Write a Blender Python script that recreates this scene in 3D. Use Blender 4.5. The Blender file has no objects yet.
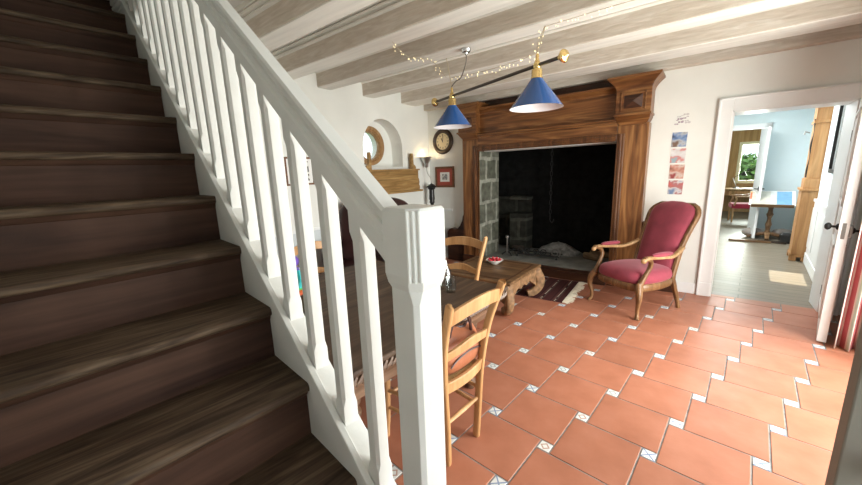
import bpy, bmesh, math, random
from mathutils import Vector, Matrix
random.seed(7)
PI = math.pi
R = math.radians
SC = bpy.context.scene
COL = SC.collection

# ------------------------------------------------------------------ materials
def new_mat(name):
    m = bpy.data.materials.new(name); m.use_nodes = True
    nt = m.node_tree; b = nt.nodes['Principled BSDF']
    return m, nt, b

def nd(nt, t, **kw):
    n = nt.nodes.new(t)
    for k, v in kw.items():
        if k in n.inputs: n.inputs[k].default_value = v
        else: setattr(n, k, v)
    return n

def c4(c): return (c[0], c[1], c[2], 1.0)

def ramp(nt, stops):
    r = nt.nodes.new('ShaderNodeValToRGB'); e = r.color_ramp.elements
    while len(e) > 1: e.remove(e[-1])
    e[0].position = stops[0][0]; e[0].color = c4(stops[0][1])
    for p, c in stops[1:]:
        q = e.new(p); q.color = c4(c)
    return r

def coords(nt, scale, rot=(0, 0, 0)):
    tc = nt.nodes.new('ShaderNodeTexCoord'); mp = nt.nodes.new('ShaderNodeMapping')
    mp.inputs['Scale'].default_value = scale; mp.inputs['Rotation'].default_value = rot
    nt.links.new(tc.outputs['Object'], mp.inputs['Vector'])
    return mp.outputs['Vector']

def bump(nt, b, src, strength, dist=.01):
    bm = nd(nt, 'ShaderNodeBump', Strength=strength, Distance=dist)
    nt.links.new(src, bm.inputs['Height']); nt.links.new(bm.outputs['Normal'], b.inputs['Normal'])

def paint(name, c, rough=.5, var=.06, nscale=6, bmp=.05, bscale=40, spec=.4, metal=0., stretch=(1, 1, 1)):
    m, nt, b = new_mat(name)
    v = coords(nt, stretch)
    n = nd(nt, 'ShaderNodeTexNoise', Scale=nscale, Detail=5.)
    nt.links.new(v, n.inputs['Vector'])
    lo = tuple(x * (1 - var) for x in c); hi = tuple(min(1, x * (1 + var)) for x in c)
    r = ramp(nt, [(.3, lo), (.7, hi)])
    nt.links.new(n.outputs['Fac'], r.inputs['Fac']); nt.links.new(r.outputs['Color'], b.inputs['Base Color'])
    b.inputs['Roughness'].default_value = rough; b.inputs['Metallic'].default_value = metal
    b.inputs['Specular IOR Level'].default_value = spec
    if bmp:
        n2 = nd(nt, 'ShaderNodeTexNoise', Scale=bscale, Detail=4.); nt.links.new(v, n2.inputs['Vector'])
        bump(nt, b, n2.outputs['Fac'], bmp)
    return m

def wood(name, dark, mid, light, axis='x', scale=1., rough=.45, ring=1.2, fine=.5, spec=.4, bmp=.1):
    m, nt, b = new_mat(name)
    lo, hi = 1.0 * scale, 9.0 * scale
    s = {'x': (lo, hi, hi), 'y': (hi, lo, hi), 'z': (hi, hi, lo)}[axis]
    v = coords(nt, s)
    n = nd(nt, 'ShaderNodeTexNoise', Scale=1.3, Detail=6., Distortion=ring); nt.links.new(v, n.inputs['Vector'])
    r = ramp(nt, [(.28, dark), (.5, mid), (.72, light)]); nt.links.new(n.outputs['Fac'], r.inputs['Fac'])
    s2 = {'x': (2 * scale, 70 * scale, 70 * scale), 'y': (70 * scale, 2 * scale, 70 * scale), 'z': (70 * scale, 70 * scale, 2 * scale)}[axis]
    v2 = coords(nt, s2)
    n2 = nd(nt, 'ShaderNodeTexNoise', Scale=1., Detail=3.); nt.links.new(v2, n2.inputs['Vector'])
    r2 = ramp(nt, [(.3, (1 - fine,) * 3), (.62, (1, 1, 1))]); nt.links.new(n2.outputs['Fac'], r2.inputs['Fac'])
    mx = nd(nt, 'ShaderNodeMix', data_type='RGBA', blend_type='MULTIPLY'); mx.inputs[0].default_value = 1.
    nt.links.new(r.outputs['Color'], mx.inputs[6]); nt.links.new(r2.outputs['Color'], mx.inputs[7])
    nt.links.new(mx.outputs[2], b.inputs['Base Color'])
    b.inputs['Roughness'].default_value = rough; b.inputs['Specular IOR Level'].default_value = spec
    if bmp: bump(nt, b, n2.outputs['Fac'], bmp, .004)
    return m

def simple(name, c, rough=.5, metal=0., spec=.5, emis=None, es=0.):
    m, nt, b = new_mat(name)
    b.inputs['Base Color'].default_value = c4(c); b.inputs['Roughness'].default_value = rough
    b.inputs['Metallic'].default_value = metal; b.inputs['Specular IOR Level'].default_value = spec
    if emis: b.inputs['Emission Color'].default_value = c4(emis); b.inputs['Emission Strength'].default_value = es
    return m

def glass(name, tint=(1, 1, 1), mix=.12):
    m = bpy.data.materials.new(name); m.use_nodes = True; nt = m.node_tree; nt.nodes.clear()
    o = nt.nodes.new('ShaderNodeOutputMaterial'); t = nt.nodes.new('ShaderNodeBsdfTransparent'); g = nt.nodes.new('ShaderNodeBsdfGlossy')
    t.inputs['Color'].default_value = c4(tint); g.inputs['Roughness'].default_value = .03
    f = nd(nt, 'ShaderNodeLayerWeight', Blend=.25); a = nd(nt, 'ShaderNodeMath', operation='MULTIPLY_ADD'); a.inputs[1].default_value = .45; a.inputs[2].default_value = mix * .5
    nt.links.new(f.outputs['Facing'], a.inputs[0])
    x = nt.nodes.new('ShaderNodeMixShader'); nt.links.new(a.outputs[0], x.inputs[0])
    nt.links.new(t.outputs[0], x.inputs[1]); nt.links.new(g.outputs[0], x.inputs[2]); nt.links.new(x.outputs[0], o.inputs['Surface'])
    return m

def mapped(name, mode, rough=.5):
    """materials with a two-tone pattern: rug / curtain / boards / stone / tiles"""
    m, nt, b = new_mat(name); b.inputs['Roughness'].default_value = rough
    return m, nt, b

M = {}
M['plaster'] = paint('wall plaster', (.78, .785, .75), .85, .03, 3, .12, 14, .2)
M['plaster_hall'] = paint('hall plaster pale blue', (.70, .79, .82), .8, .02, 3, .05, 14, .2)
M['ceil'] = paint('ceiling plaster', (.70, .68, .65), .9, .05, 4, .2, 20, .1)
M['gloss_white'] = paint('white gloss paint', (.70, .705, .68), .38, .03, 9, .06, 60, .4)
M['door_white'] = paint('white door paint', (.82, .83, .83), .35, .02, 4, .03, 30, .4)
M['grey_paint'] = paint('greige door paint', (.20, .19, .16), .5, .04, 4, .03, 30, .3)

def beam_mat():
    m, nt, b = new_mat('limewashed beam wood')
    v = coords(nt, (3, 20, 20))
    n = nd(nt, 'ShaderNodeTexNoise', Scale=1.1, Detail=7., Distortion=1.4); nt.links.new(v, n.inputs['Vector'])
    r = ramp(nt, [(.25, (.50, .43, .355)), (.5, (.59, .525, .45)), (.75, (.69, .64, .575))]); nt.links.new(n.outputs['Fac'], r.inputs['Fac'])
    nt.links.new(r.outputs['Color'], b.inputs['Base Color']); b.inputs['Roughness'].default_value = .8
    b.inputs['Specular IOR Level'].default_value = .2
    v2 = coords(nt, (3, 30, 30)); n2 = nd(nt, 'ShaderNodeTexNoise', Scale=1., Detail=5.); nt.links.new(v2, n2.inputs['Vector'])
    bump(nt, b, n2.outputs['Fac'], .5, .02)
    return m
M['beam'] = beam_mat()
M['moulding_lit_underside'] = paint('whitewashed moulding and lit underside', (.76, .74, .69), .8, .10, 5, .2, 30, .2, stretch=(.3, 3, 3))
M['tread'] = wood('stair tread wood', (.034, .019, .011), (.075, .046, .027), (.135, .092, .058), 'y', 1.5, .62, 2.0, .45, .22, .25)
M['riser'] = wood('stair riser wood', (.030, .013, .008), (.060, .028, .017), (.085, .042, .026), 'y', .8, .62, 1.0, .25, .2, .08)
M['walnut_x'] = wood('walnut surround along', (.080, .028, .009), (.175, .068, .022), (.30, .135, .046), 'x', .7, .36, 3.0, .28)
M['walnut_z'] = wood('walnut surround upright', (.095, .034, .011), (.21, .085, .028), (.36, .17, .060), 'z', .6, .36, 3.0, .28)
M['walnut_m'] = wood('moulding walnut', (.05, .018, .007), (.11, .042, .015), (.19, .08, .03), 'z', 1.1, .32, 1., .3)
M['walnut_d'] = wood('dark walnut', (.025, .009, .005), (.055, .020, .010), (.10, .04, .018), 'x', 1.1, .4, 1., .3)
M['beech'] = wood('beech chair wood', (.42, .215, .085), (.53, .29, .125), (.62, .365, .175), 'z', 1.2, .38, .8, .15)
M['rush'] = paint('woven rush', (.52, .36, .17), .8, .25, 60, .3, 90, .2, stretch=(1, 5, 1))
M['pine'] = wood('old pine shelf', (.22, .115, .035), (.36, .21, .075), (.48, .31, .13), 'y', 1.1, .5, 1.4, .35)
M['pine_hall'] = wood('pine case', (.32, .15, .055), (.48, .25, .10), (.58, .34, .155), 'z', .8, .45, 1.2, .2)
M['teak'] = wood('teak table', (.075, .036, .016), (.16, .085, .038), (.27, .155, .075), 'x', 1.0, .45, 1.2, .4)
M['teak_rough'] = paint('carved teak', (.22, .125, .062), .6, .45, 22, .9, 45, .3)
M['dark_top'] = wood('dark table top', (.044, .024, .014), (.082, .048, .029), (.135, .085, .054), 'y', 1.0, .55, 1.4, .35, .25)
M['table_edge'] = wood('table edge wood', (.07, .037, .02), (.15, .085, .05), (.23, .14, .09), 'y', 1., .4, 1., .3)
M['frame_wood'] = wood('armchair walnut', (.10, .045, .017), (.20, .098, .04), (.31, .17, .078), 'z', 1.6, .34, 1., .3)
M['frame_light'] = wood('worn armrest wood', (.25, .13, .055), (.38, .22, .10), (.50, .32, .17), 'z', 1.6, .34, 1., .2)

def velvet_mat(name, c):
    m, nt, b = new_mat(name)
    v = coords(nt, (1, 1, 1)); n = nd(nt, 'ShaderNodeTexNoise', Scale=9., Detail=5.); nt.links.new(v, n.inputs['Vector'])
    r = ramp(nt, [(.3, tuple(x * .82 for x in c)), (.7, tuple(x * 1.15 for x in c))]); nt.links.new(n.outputs['Fac'], r.inputs['Fac'])
    nt.links.new(r.outputs['Color'], b.inputs['Base Color']); b.inputs['Roughness'].default_value = .85
    b.inputs['Sheen Weight'].default_value = .5; b.inputs['Sheen Tint'].default_value = (1., .55, .6, 1); b.inputs['Sheen Roughness'].default_value = .4
    n2 = nd(nt, 'ShaderNodeTexNoise', Scale=260., Detail=2.); nt.links.new(v, n2.inputs['Vector']); bump(nt, b, n2.outputs['Fac'], .08, .003)
    return m
M['velvet'] = velvet_mat('raspberry velvet', (.25, .034, .056))
M['leather'] = paint('oxblood leather', (.028, .009, .008), .32, .3, 8, .12, 60, .5)
M['bag'] = paint('tan leather', (.36, .125, .06), .48, .15, 14, .12, 60, .4)
M['bag_dark'] = simple('dark brown strap', (.05, .018, .016), .45)
M['brass'] = simple('brass', (.80, .60, .26), .26, 1.)
M['bronze'] = simple('dark bronze rod', (.09, .075, .06), .35, .7)
M['chrome'] = simple('chrome', (.75, .75, .75), .15, 1.)
M['alu'] = simple('aluminium', (.62, .62, .60), .32, 1.)
M['black'] = simple('black enamel', (.012, .012, .012), .35)
M['iron'] = paint('sooty iron', (.02, .02, .02), .6, .3, 20, .2, 60, .3)
M['steel'] = simple('grey steel', (.32, .31, .30), .35, .9)
M['shade_blue'] = simple('cobalt glass', (.012, .075, .26), .16, 0., .6)
M['shade_in'] = simple('white shade lining', (.86, .87, .92), .4)
M['clock_face'] = simple('cream dial', (.72, .60, .38), .5)
M['clock_rim'] = wood('dark clock rim', (.03, .015, .008), (.06, .032, .016), (.10, .055, .03), 'x', 4, .35)
M['white'] = simple('white', (.85, .85, .84), .4)
M['paper'] = simple('white paper', (.80, .80, .78), .7)
M['china'] = simple('white china', (.82, .80, .76), .2)
M['berry'] = paint('red berry', (.45, .015, .03), .35, .3, 60, 0, 60, .5)
M['glass'] = glass('clear glass', (.96, .98, .98), .10)
M['pane'] = glass('window pane', (.97, .985, .98), .04)
M['mirror'] = simple('picture glass', (.50, .52, .52), .15)
M['cord'] = simple('cord', (.10, .085, .07), .6)
M['led_wire'] = simple('fairy light wire', (.50, .42, .28), .5, .5)
M['led'] = simple('fairy light bulb', (.9, .8, .55), .3, 0, .5, (1., .80, .45), .9)
M['bulb'] = simple('lamp bulb', (.9, .85, .7), .3, 0, .5, (1., .80, .48), 2.5)
M['red_mat'] = simple('red mat', (.36, .075, .05), .7)
M['frame_brown'] = wood('brown picture frame', (.10, .04, .02), (.19, .08, .035), (.27, .12, .06), 'x', 3, .4)
M['stone_grey'] = paint('grey flint', (.27, .27, .25), .8, .2, 12, .3, 30, .3)
M['ash'] = paint('ash', (.24, .24, .235), .95, .4, 16, .8, 40, .1)
M['char'] = paint('charred log', (.045, .035, .028), .9, .6, 10, .8, 30, .1, stretch=(1, 5, 5))
M['log'] = paint('split log', (.20, .13, .075), .85, .4, 10, .5, 30, .2, stretch=(1, 5, 5))
M['fringe'] = paint('cream fringe', (.62, .57, .46), .9, .12, 30, .2, 80, .1)
M['foliage'] = paint('foliage', (.12, .26, .06), .7, .5, 5, 0, 10, .2)
M['cream_wood'] = paint('cream window frame', (.72, .68, .50), .5, .05, 5, 0, 10, .3)
M['panel'] = wood('oak panelling', (.30, .17, .06), (.42, .25, .10), (.52, .33, .15), 'z', .6, .5, 1., .2)
M['cushion'] = paint('taupe cushion', (.30, .27, .25), .9, .1, 12, .2, 60, .1)
M['grass'] = paint('lawn', (.16, .30, .07), .9, .3, 3, 0, 10, .1)
M['pav'] = paint('outdoor paving', (.45, .43, .40), .9, .15, 3, 0, 10, .1)

def grout_mat(): return paint('grey grout', (.27, .27, .265), .9, .25, 20, .2, 60, .1)
def terracotta():
    m, nt, b = new_mat('terracotta tile')
    v = coords(nt, (1, 1, 1)); n = nd(nt, 'ShaderNodeTexNoise', Scale=5., Detail=6.); nt.links.new(v, n.inputs['Vector'])
    r = ramp(nt, [(.25, (.36, .135, .078)), (.5, (.43, .170, .102)), (.78, (.49, .21, .135))]); nt.links.new(n.outputs['Fac'], r.inputs['Fac'])
    g = nt.nodes.new('ShaderNodeNewGeometry')
    r2 = ramp(nt, [(0, (.86, .84, .82)), (1, (1.06, 1.04, 1.02))]); nt.links.new(g.outputs['Random Per Island'], r2.inputs['Fac'])
    mx = nd(nt, 'ShaderNodeMix', data_type='RGBA', blend_type='MULTIPLY'); mx.inputs[0].default_value = 1.
    nt.links.new(r.outputs['Color'], mx.inputs[6]); nt.links.new(r2.outputs['Color'], mx.inputs[7]); nt.links.new(mx.outputs[2], b.inputs['Base Color'])
    n3 = nd(nt, 'ShaderNodeTexNoise', Scale=7., Detail=3.); nt.links.new(v, n3.inputs['Vector'])
    mr = nd(nt, 'ShaderNodeMapRange'); mr.inputs[3].default_value = .30; mr.inputs[4].default_value = .55
    nt.links.new(n3.outputs['Fac'], mr.inputs[0]); nt.links.new(mr.outputs[0], b.inputs['Roughness'])
    b.inputs['Specular IOR Level'].default_value = .45
    n4 = nd(nt, 'ShaderNodeTexNoise', Scale=30., Detail=4.); nt.links.new(v, n4.inputs['Vector']); bump(nt, b, n4.outputs['Fac'], .12, .004)
    return m

def insert_mat():
    """small white glazed insert, blue / ochre motif drawn from each tile's own UV"""
    m, nt, b = new_mat('painted insert tile')
    uv = nt.nodes.new('ShaderNodeUVMap'); sp = nt.nodes.new('ShaderNodeSeparateXYZ'); nt.links.new(uv.outputs[0], sp.inputs[0])
    g = nt.nodes.new('ShaderNodeNewGeometry')
    def mth(op, a, bb=None, v=None):
        n = nt.nodes.new('ShaderNodeMath'); n.operation = op; nt.links.new(a, n.inputs[0])
        if bb is not None: nt.links.new(bb, n.inputs[1])
        if v is not None: n.inputs[1].default_value = v
        return n.outputs[0]
    ax = mth('ABSOLUTE', mth('SUBTRACT', sp.outputs[0], v=.5)); ay = mth('ABSOLUTE', mth('SUBTRACT', sp.outputs[1], v=.5))
    dX = mth('LESS_THAN', mth('ABSOLUTE', mth('SUBTRACT', ax, ay)), v=.075)          # a diagonal cross
    dia = mth('ADD', ax, ay); dD = mth('LESS_THAN', mth('ABSOLUTE', mth('SUBTRACT', dia, v=.30)), v=.075)  # a lozenge
    edge = mth('GREATER_THAN', mth('MAXIMUM', ax, ay), v=.44)
    sel = mth('GREATER_THAN', g.outputs['Random Per Island'], v=.5)
    mxv = nd(nt, 'ShaderNodeMix', data_type='FLOAT'); nt.links.new(sel, mxv.inputs[0]); nt.links.new(dX, mxv.inputs[2]); nt.links.new(dD, mxv.inputs[3])
    fac = mth('MULTIPLY', mth('MAXIMUM', mxv.outputs[0], edge), v=.72)
    ink = ramp(nt, [(0, (.05, .13, .35)), (.55, (.08, .16, .36)), (.62, (.40, .17, .09)), (.74, (.42, .2, .1)), (.78, (.22, .25, .27)), (1, (.2, .26, .33))])
    ink.color_ramp.interpolation = 'CONSTANT'; nt.links.new(g.outputs['Random Per Island'], ink.inputs['Fac'])
    mx = nd(nt, 'ShaderNodeMix', data_type='RGBA'); nt.links.new(fac, mx.inputs[0]); mx.inputs[6].default_value = (.72, .73, .71, 1)
    nt.links.new(ink.outputs['Color'], mx.inputs[7]); nt.links.new(mx.outputs[2], b.inputs['Base Color'])
    b.inputs['Roughness'].default_value = .25
    return m

def planks_mat():
    m, nt, b = new_mat('weathered hall boards')
    v = coords(nt, (1, 1, 1), (0, 0, R(4.7)))
    br = nd(nt, 'ShaderNodeTexBrick', Scale=1.0); br.inputs['Color1'].default_value = (.235, .20, .15, 1); br.inputs['Color2'].default_value = (.20, .168, .122, 1)
    br.inputs['Mortar'].default_value = (.12, .10, .07, 1); br.inputs['Mortar Size'].default_value = .006
    br.inputs['Brick Width'].default_value = 1.6; br.inputs['Row Height'].default_value = .14
    nt.links.new(v, br.inputs['Vector'])
    v2 = coords(nt, (3, 40, 10)); n = nd(nt, 'ShaderNodeTexNoise', Scale=1., Detail=5.); nt.links.new(v2, n.inputs['Vector'])
    r = ramp(nt, [(.3, (.72, .72, .72)), (.7, (1.1, 1.1, 1.1))]); nt.links.new(n.outputs['Fac'], r.inputs['Fac'])
    mx = nd(nt, 'ShaderNodeMix', data_type='RGBA', blend_type='MULTIPLY'); mx.inputs[0].default_value = 1.
    nt.links.new(br.outputs['Color'], mx.inputs[6]); nt.links.new(r.outputs['Color'], mx.inputs[7]); nt.links.new(mx.outputs[2], b.inputs['Base Color'])
    b.inputs['Roughness'].default_value = .42
    return m

def stone_mat(name, stops, plane='xz'):
    m, nt, b = new_mat(name)
    v0 = coords(nt, (1, 1, 1)); sx = nt.nodes.new('ShaderNodeSeparateXYZ'); cb = nt.nodes.new('ShaderNodeCombineXYZ'); nt.links.new(v0, sx.inputs[0])
    nt.links.new(sx.outputs[0 if plane == 'xz' else 1], cb.inputs[0]); nt.links.new(sx.outputs[2], cb.inputs[1]); v = cb.outputs[0]
    dn = nd(nt, 'ShaderNodeTexNoise', Scale=4., Detail=3.); nt.links.new(v, dn.inputs['Vector'])
    mxv = nd(nt, 'ShaderNodeMix', data_type='RGBA'); mxv.inputs[0].default_value = .07; nt.links.new(v, mxv.inputs[6]); nt.links.new(dn.outputs['Color'], mxv.inputs[7])
    br = nd(nt, 'ShaderNodeTexBrick', Scale=1.); br.inputs['Color1'].default_value = c4(stops[0]); br.inputs['Color2'].default_value = c4(stops[1])
    br.inputs['Mortar'].default_value = c4(stops[2]); br.inputs['Mortar Size'].default_value = .030; br.inputs['Mortar Smooth'].default_value = .3
    br.inputs['Brick Width'].default_value = .34; br.inputs['Row Height'].default_value = .33
    nt.links.new(mxv.outputs[2], br.inputs['Vector'])
    n = nd(nt, 'ShaderNodeTexNoise', Scale=9., Detail=6.); nt.links.new(v, n.inputs['Vector'])
    r = ramp(nt, [(.3, (.55,) * 3), (.7, (1.15,) * 3)]); nt.links.new(n.outputs['Fac'], r.inputs['Fac'])
    mx = nd(nt, 'ShaderNodeMix', data_type='RGBA', blend_type='MULTIPLY'); mx.inputs[0].default_value = 1.
    nt.links.new(br.outputs['Color'], mx.inputs[6]); nt.links.new(r.outputs['Color'], mx.inputs[7])
    out = mx.outputs[2]
    nt.links.new(out, b.inputs['Base Color']); b.inputs['Roughness'].default_value = .9; b.inputs['Specular IOR Level'].default_value = .1
    bump(nt, b, n.outputs['Fac'], .7, .03)
    return m

def stripes_mat(name, cols, axis, period, rough=.85):
    m, nt, b = new_mat(name)
    tc = nt.nodes.new('ShaderNodeUVMap'); sp = nt.nodes.new('ShaderNodeSeparateXYZ'); nt.links.new(tc.outputs[0], sp.inputs[0])
    a = nd(nt, 'ShaderNodeMath', operation='MULTIPLY'); a.inputs[1].default_value = 1 / period; nt.links.new(sp.outputs[axis], a.inputs[0])
    f = nd(nt, 'ShaderNodeMath', operation='FRACT'); nt.links.new(a.outputs[0], f.inputs[0])
    r = ramp(nt, cols); r.color_ramp.interpolation = 'CONSTANT'; nt.links.new(f.outputs[0], r.inputs['Fac'])
    v = coords(nt, (1, 1, 1)); n = nd(nt, 'ShaderNodeTexNoise', Scale=120., Detail=2.); nt.links.new(v, n.inputs['Vector'])
    nt.links.new(r.outputs['Color'], b.inputs['Base Color']); b.inputs['Roughness'].default_value = rough
    b.inputs['Specular IOR Level'].default_value = .15; bump(nt, b, n.outputs['Fac'], .15, .003)
    return m

def rug_mat():
    m, nt, b = new_mat('woven kilim')
    v = coords(nt, (1, 1, 1)); sp = nt.nodes.new('ShaderNodeSeparateXYZ'); nt.links.new(v, sp.inputs[0])
    a = nd(nt, 'ShaderNodeMath', operation='MULTIPLY'); a.inputs[1].default_value = 6.2; nt.links.new(sp.outputs[0], a.inputs[0])
    f = nd(nt, 'ShaderNodeMath', operation='FRACT'); nt.links.new(a.outputs[0], f.inputs[0])
    r = ramp(nt, [(0, (.065, .024, .024)), (.34, (.04, .018, .02)), (.42, (.095, .038, .034)), (.60, (.035, .018, .02)), (.70, (.085, .05, .045)), (.8, (.06, .023, .023))])
    r.color_ramp.interpolation = 'CONSTANT'; nt.links.new(f.outputs[0], r.inputs['Fac'])
    # small pale woven dashes in some of the bands
    ay = nd(nt, 'ShaderNodeMath', operation='MULTIPLY'); ay.inputs[1].default_value = 22.; nt.links.new(sp.outputs[1], ay.inputs[0])
    fy = nd(nt, 'ShaderNodeMath', operation='FRACT'); nt.links.new(ay.outputs[0], fy.inputs[0])
    gy = nd(nt, 'ShaderNodeMath', operation='GREATER_THAN'); gy.inputs[1].default_value = .5; nt.links.new(fy.outputs[0], gy.inputs[0])
    cm = nd(nt, 'ShaderNodeMath', operation='COMPARE'); cm.inputs[1].default_value = .64; cm.inputs[2].default_value = .05; nt.links.new(f.outputs[0], cm.inputs[0])
    n0 = nd(nt, 'ShaderNodeTexNoise', Scale=6.); nt.links.new(v, n0.inputs['Vector'])
    gn = nd(nt, 'ShaderNodeMath', operation='GREATER_THAN'); gn.inputs[1].default_value = .46; nt.links.new(n0.outputs['Fac'], gn.inputs[0])
    m1 = nd(nt, 'ShaderNodeMath', operation='MULTIPLY'); nt.links.new(gy.outputs[0], m1.inputs[0]); nt.links.new(cm.outputs[0], m1.inputs[1])
    m2 = nd(nt, 'ShaderNodeMath', operation='MULTIPLY'); nt.links.new(m1.outputs[0], m2.inputs[0]); nt.links.new(gn.outputs[0], m2.inputs[1])
    mx = nd(nt, 'ShaderNodeMix', data_type='RGBA'); nt.links.new(m2.outputs[0], mx.inputs[0]); nt.links.new(r.outputs['Color'], mx.inputs[6]); mx.inputs[7].default_value = (.55, .5, .42, 1)
    nt.links.new(mx.outputs[2], b.inputs['Base Color']); b.inputs['Roughness'].default_value = .95; b.inputs['Specular IOR Level'].default_value = .05
    n = nd(nt, 'ShaderNodeTexNoise', Scale=160., Detail=2.); nt.links.new(v, n.inputs['Vector']); bump(nt, b, n.outputs['Fac'], .3, .003)
    return m

def blotch_mat(name, stops, scale=18.):
    m, nt, b = new_mat(name); v = coords(nt, (1, 1, 1))
    n = nd(nt, 'ShaderNodeTexNoise', Scale=scale, Detail=2.); nt.links.new(v, n.inputs['Vector'])
    r = ramp(nt, stops); nt.links.new(n.outputs['Fac'], r.inputs['Fac']); nt.links.new(r.outputs['Color'], b.inputs['Base Color']); b.inputs['Roughness'].default_value = .35
    return m

M['grout'] = grout_mat(); M['terra'] = terracotta(); M['insert'] = insert_mat(); M['planks'] = planks_mat()
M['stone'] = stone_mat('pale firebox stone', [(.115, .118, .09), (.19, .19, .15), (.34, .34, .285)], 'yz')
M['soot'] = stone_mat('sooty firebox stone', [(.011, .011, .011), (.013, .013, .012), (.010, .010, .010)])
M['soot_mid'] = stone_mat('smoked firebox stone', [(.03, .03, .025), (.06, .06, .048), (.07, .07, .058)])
M['curtain'] = stripes_mat('striped curtain', [(0, (.42, .10, .11)), (.26, (.62, .46, .42)), (.34, (.46, .50, .43)), (.52, (.60, .52, .46)), (.60, (.42, .10, .11)), (.82, (.50, .22, .20)), (.88, (.60, .5, .45))], 0, .34)
M['rug'] = rug_mat()

# ------------------------------------------------------------------ geometry helpers
class MB:
    def __init__(s): s.v = []; s.f = []; s.m = []; s.uv = {}
    def add(s, vs, fs, mi=0):
        o = len(s.v); s.v += [tuple(p) for p in vs]
        for f in fs: s.f.append([o + i for i in f]); s.m.append(mi)
        return s
    def box(s, lo, hi, mi=0, M_=None):
        (x0, y0, z0), (x1, y1, z1) = lo, hi
        vs = [(x0, y0, z0), (x1, y0, z0), (x1, y1, z0), (x0, y1, z0), (x0, y0, z1), (x1, y0, z1), (x1, y1, z1), (x0, y1, z1)]
        if M_ is not None: vs = [M_ @ Vector(p) for p in vs]
        return s.add(vs, [(0, 3, 2, 1), (4, 5, 6, 7), (0, 1, 5, 4), (1, 2, 6, 5), (2, 3, 7, 6), (3, 0, 4, 7)], mi)
    def loft(s, rings, mi=0, caps=True, closed=False):
        n = len(rings[0]); vs = [p for r in rings for p in r]; fs = []
        k = len(rings)
        for i in range(k if closed else k - 1):
            for j in range(n):
                a, b = i * n + j, i * n + (j + 1) % n; c, d = ((i + 1) % k) * n + (j + 1) % n, ((i + 1) % k) * n + j
                fs.append((a, b, c, d))
        if caps and not closed: fs.append(tuple(range(n - 1, -1, -1))); fs.append(tuple((k - 1) * n + j for j in range(n)))
        return s.add(vs, fs, mi)
    def rects(s, levels, mi=0):
        return s.loft([[(x0, y0, z), (x1, y0, z), (x1, y1, z), (x0, y1, z)] for x0, x1, y0, y1, z in levels], mi)
    def prism(s, poly, fn, mi=0):
        """poly 2D points; fn(p, k) -> 3D for k = 0, 1"""
        return s.loft([[fn(p, 0) for p in poly], [fn(p, 1) for p in poly]], mi)
    def lathe(s, prof, o=(0, 0, 0), seg=24, mi=0, M_=None, caps=True):
        rings = []
        for r, z in prof:
            ring = [Vector((r * math.cos(2 * PI * j / seg), r * math.sin(2 * PI * j / seg), z)) for j in range(seg)]
            ring = [(M_ @ p if M_ is not None else p) + Vector(o) for p in ring]
            rings.append(ring)
        return s.loft(rings, mi, caps)
    def sweep(s, path, sect, up=(0, 0, 1), scales=None, mi=0, closed=False, caps=True):
        P = [Vector(p) for p in path]; n = len(P); rings = []
        up = Vector(up)
        for i in range(n):
            if closed: t = P[(i + 1) % n] - P[i - 1]
            else: t = P[min(i + 1, n - 1)] - P[max(i - 1, 0)]
            t.normalize(); side = t.cross(up)
            if side.length < 1e-4: side = t.cross(Vector((1, .01, 0)))
            side.normalize(); u = side.cross(t); k = scales[i] if scales else 1.
            kx, ky = (k if isinstance(k, tuple) else (k, k))
            rings.append([P[i] + side * (a * kx) + u * (b * ky) for a, b in sect])
        return s.loft(rings, mi, caps, closed)
    def tube(s, path, r, seg=8, up=(0, 0, 1), mi=0, closed=False):
        rs = r if isinstance(r, (list, tuple)) else [r] * len(path)
        return s.sweep(path, circ(1., seg), up, rs, mi, closed)
    def ball(s, c, r, seg=12, mi=0):
        rx, ry, rz = r if isinstance(r, tuple) else (r, r, r)
        rings = []
        for i in range(1, seg // 2 + 1):
            a = PI * (i - .5) / (seg // 2) - PI / 2
            rings.append([(c[0] + rx * math.cos(a) * math.cos(2 * PI * j / seg), c[1] + ry * math.cos(a) * math.sin(2 * PI * j / seg), c[2] + rz * math.sin(a)) for j in range(seg)])
        return s.loft(rings, mi)
    def build(s, name, mats, parent=None, smooth=False, bevel=0, seg=2, sub=0, ang=40):
        me = bpy.data.meshes.new(name); me.from_pydata(s.v, [], s.f)
        bm = bmesh.new(); bm.from_mesh(me); bmesh.ops.recalc_face_normals(bm, faces=bm.faces); bm.to_mesh(me); bm.free()
        for mm in (mats if isinstance(mats, (list, tuple)) else [mats]): me.materials.append(mm)
        for p, mi in zip(me.polygons, s.m): p.material_index = mi
        if smooth:
            me.shade_smooth()
            if not sub: me.set_sharp_from_angle(angle=R(ang))
        o = bpy.data.objects.new(name, me); COL.objects.link(o)
        if parent: o.parent = parent
        if bevel:
            b = o.modifiers.new('edge', 'BEVEL'); b.width = bevel; b.segments = seg; b.limit_method = 'ANGLE'; b.angle_limit = R(35)
        if sub:
            b = o.modifiers.new('round', 'SUBSURF'); b.levels = sub; b.render_levels = sub
        return o

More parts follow.
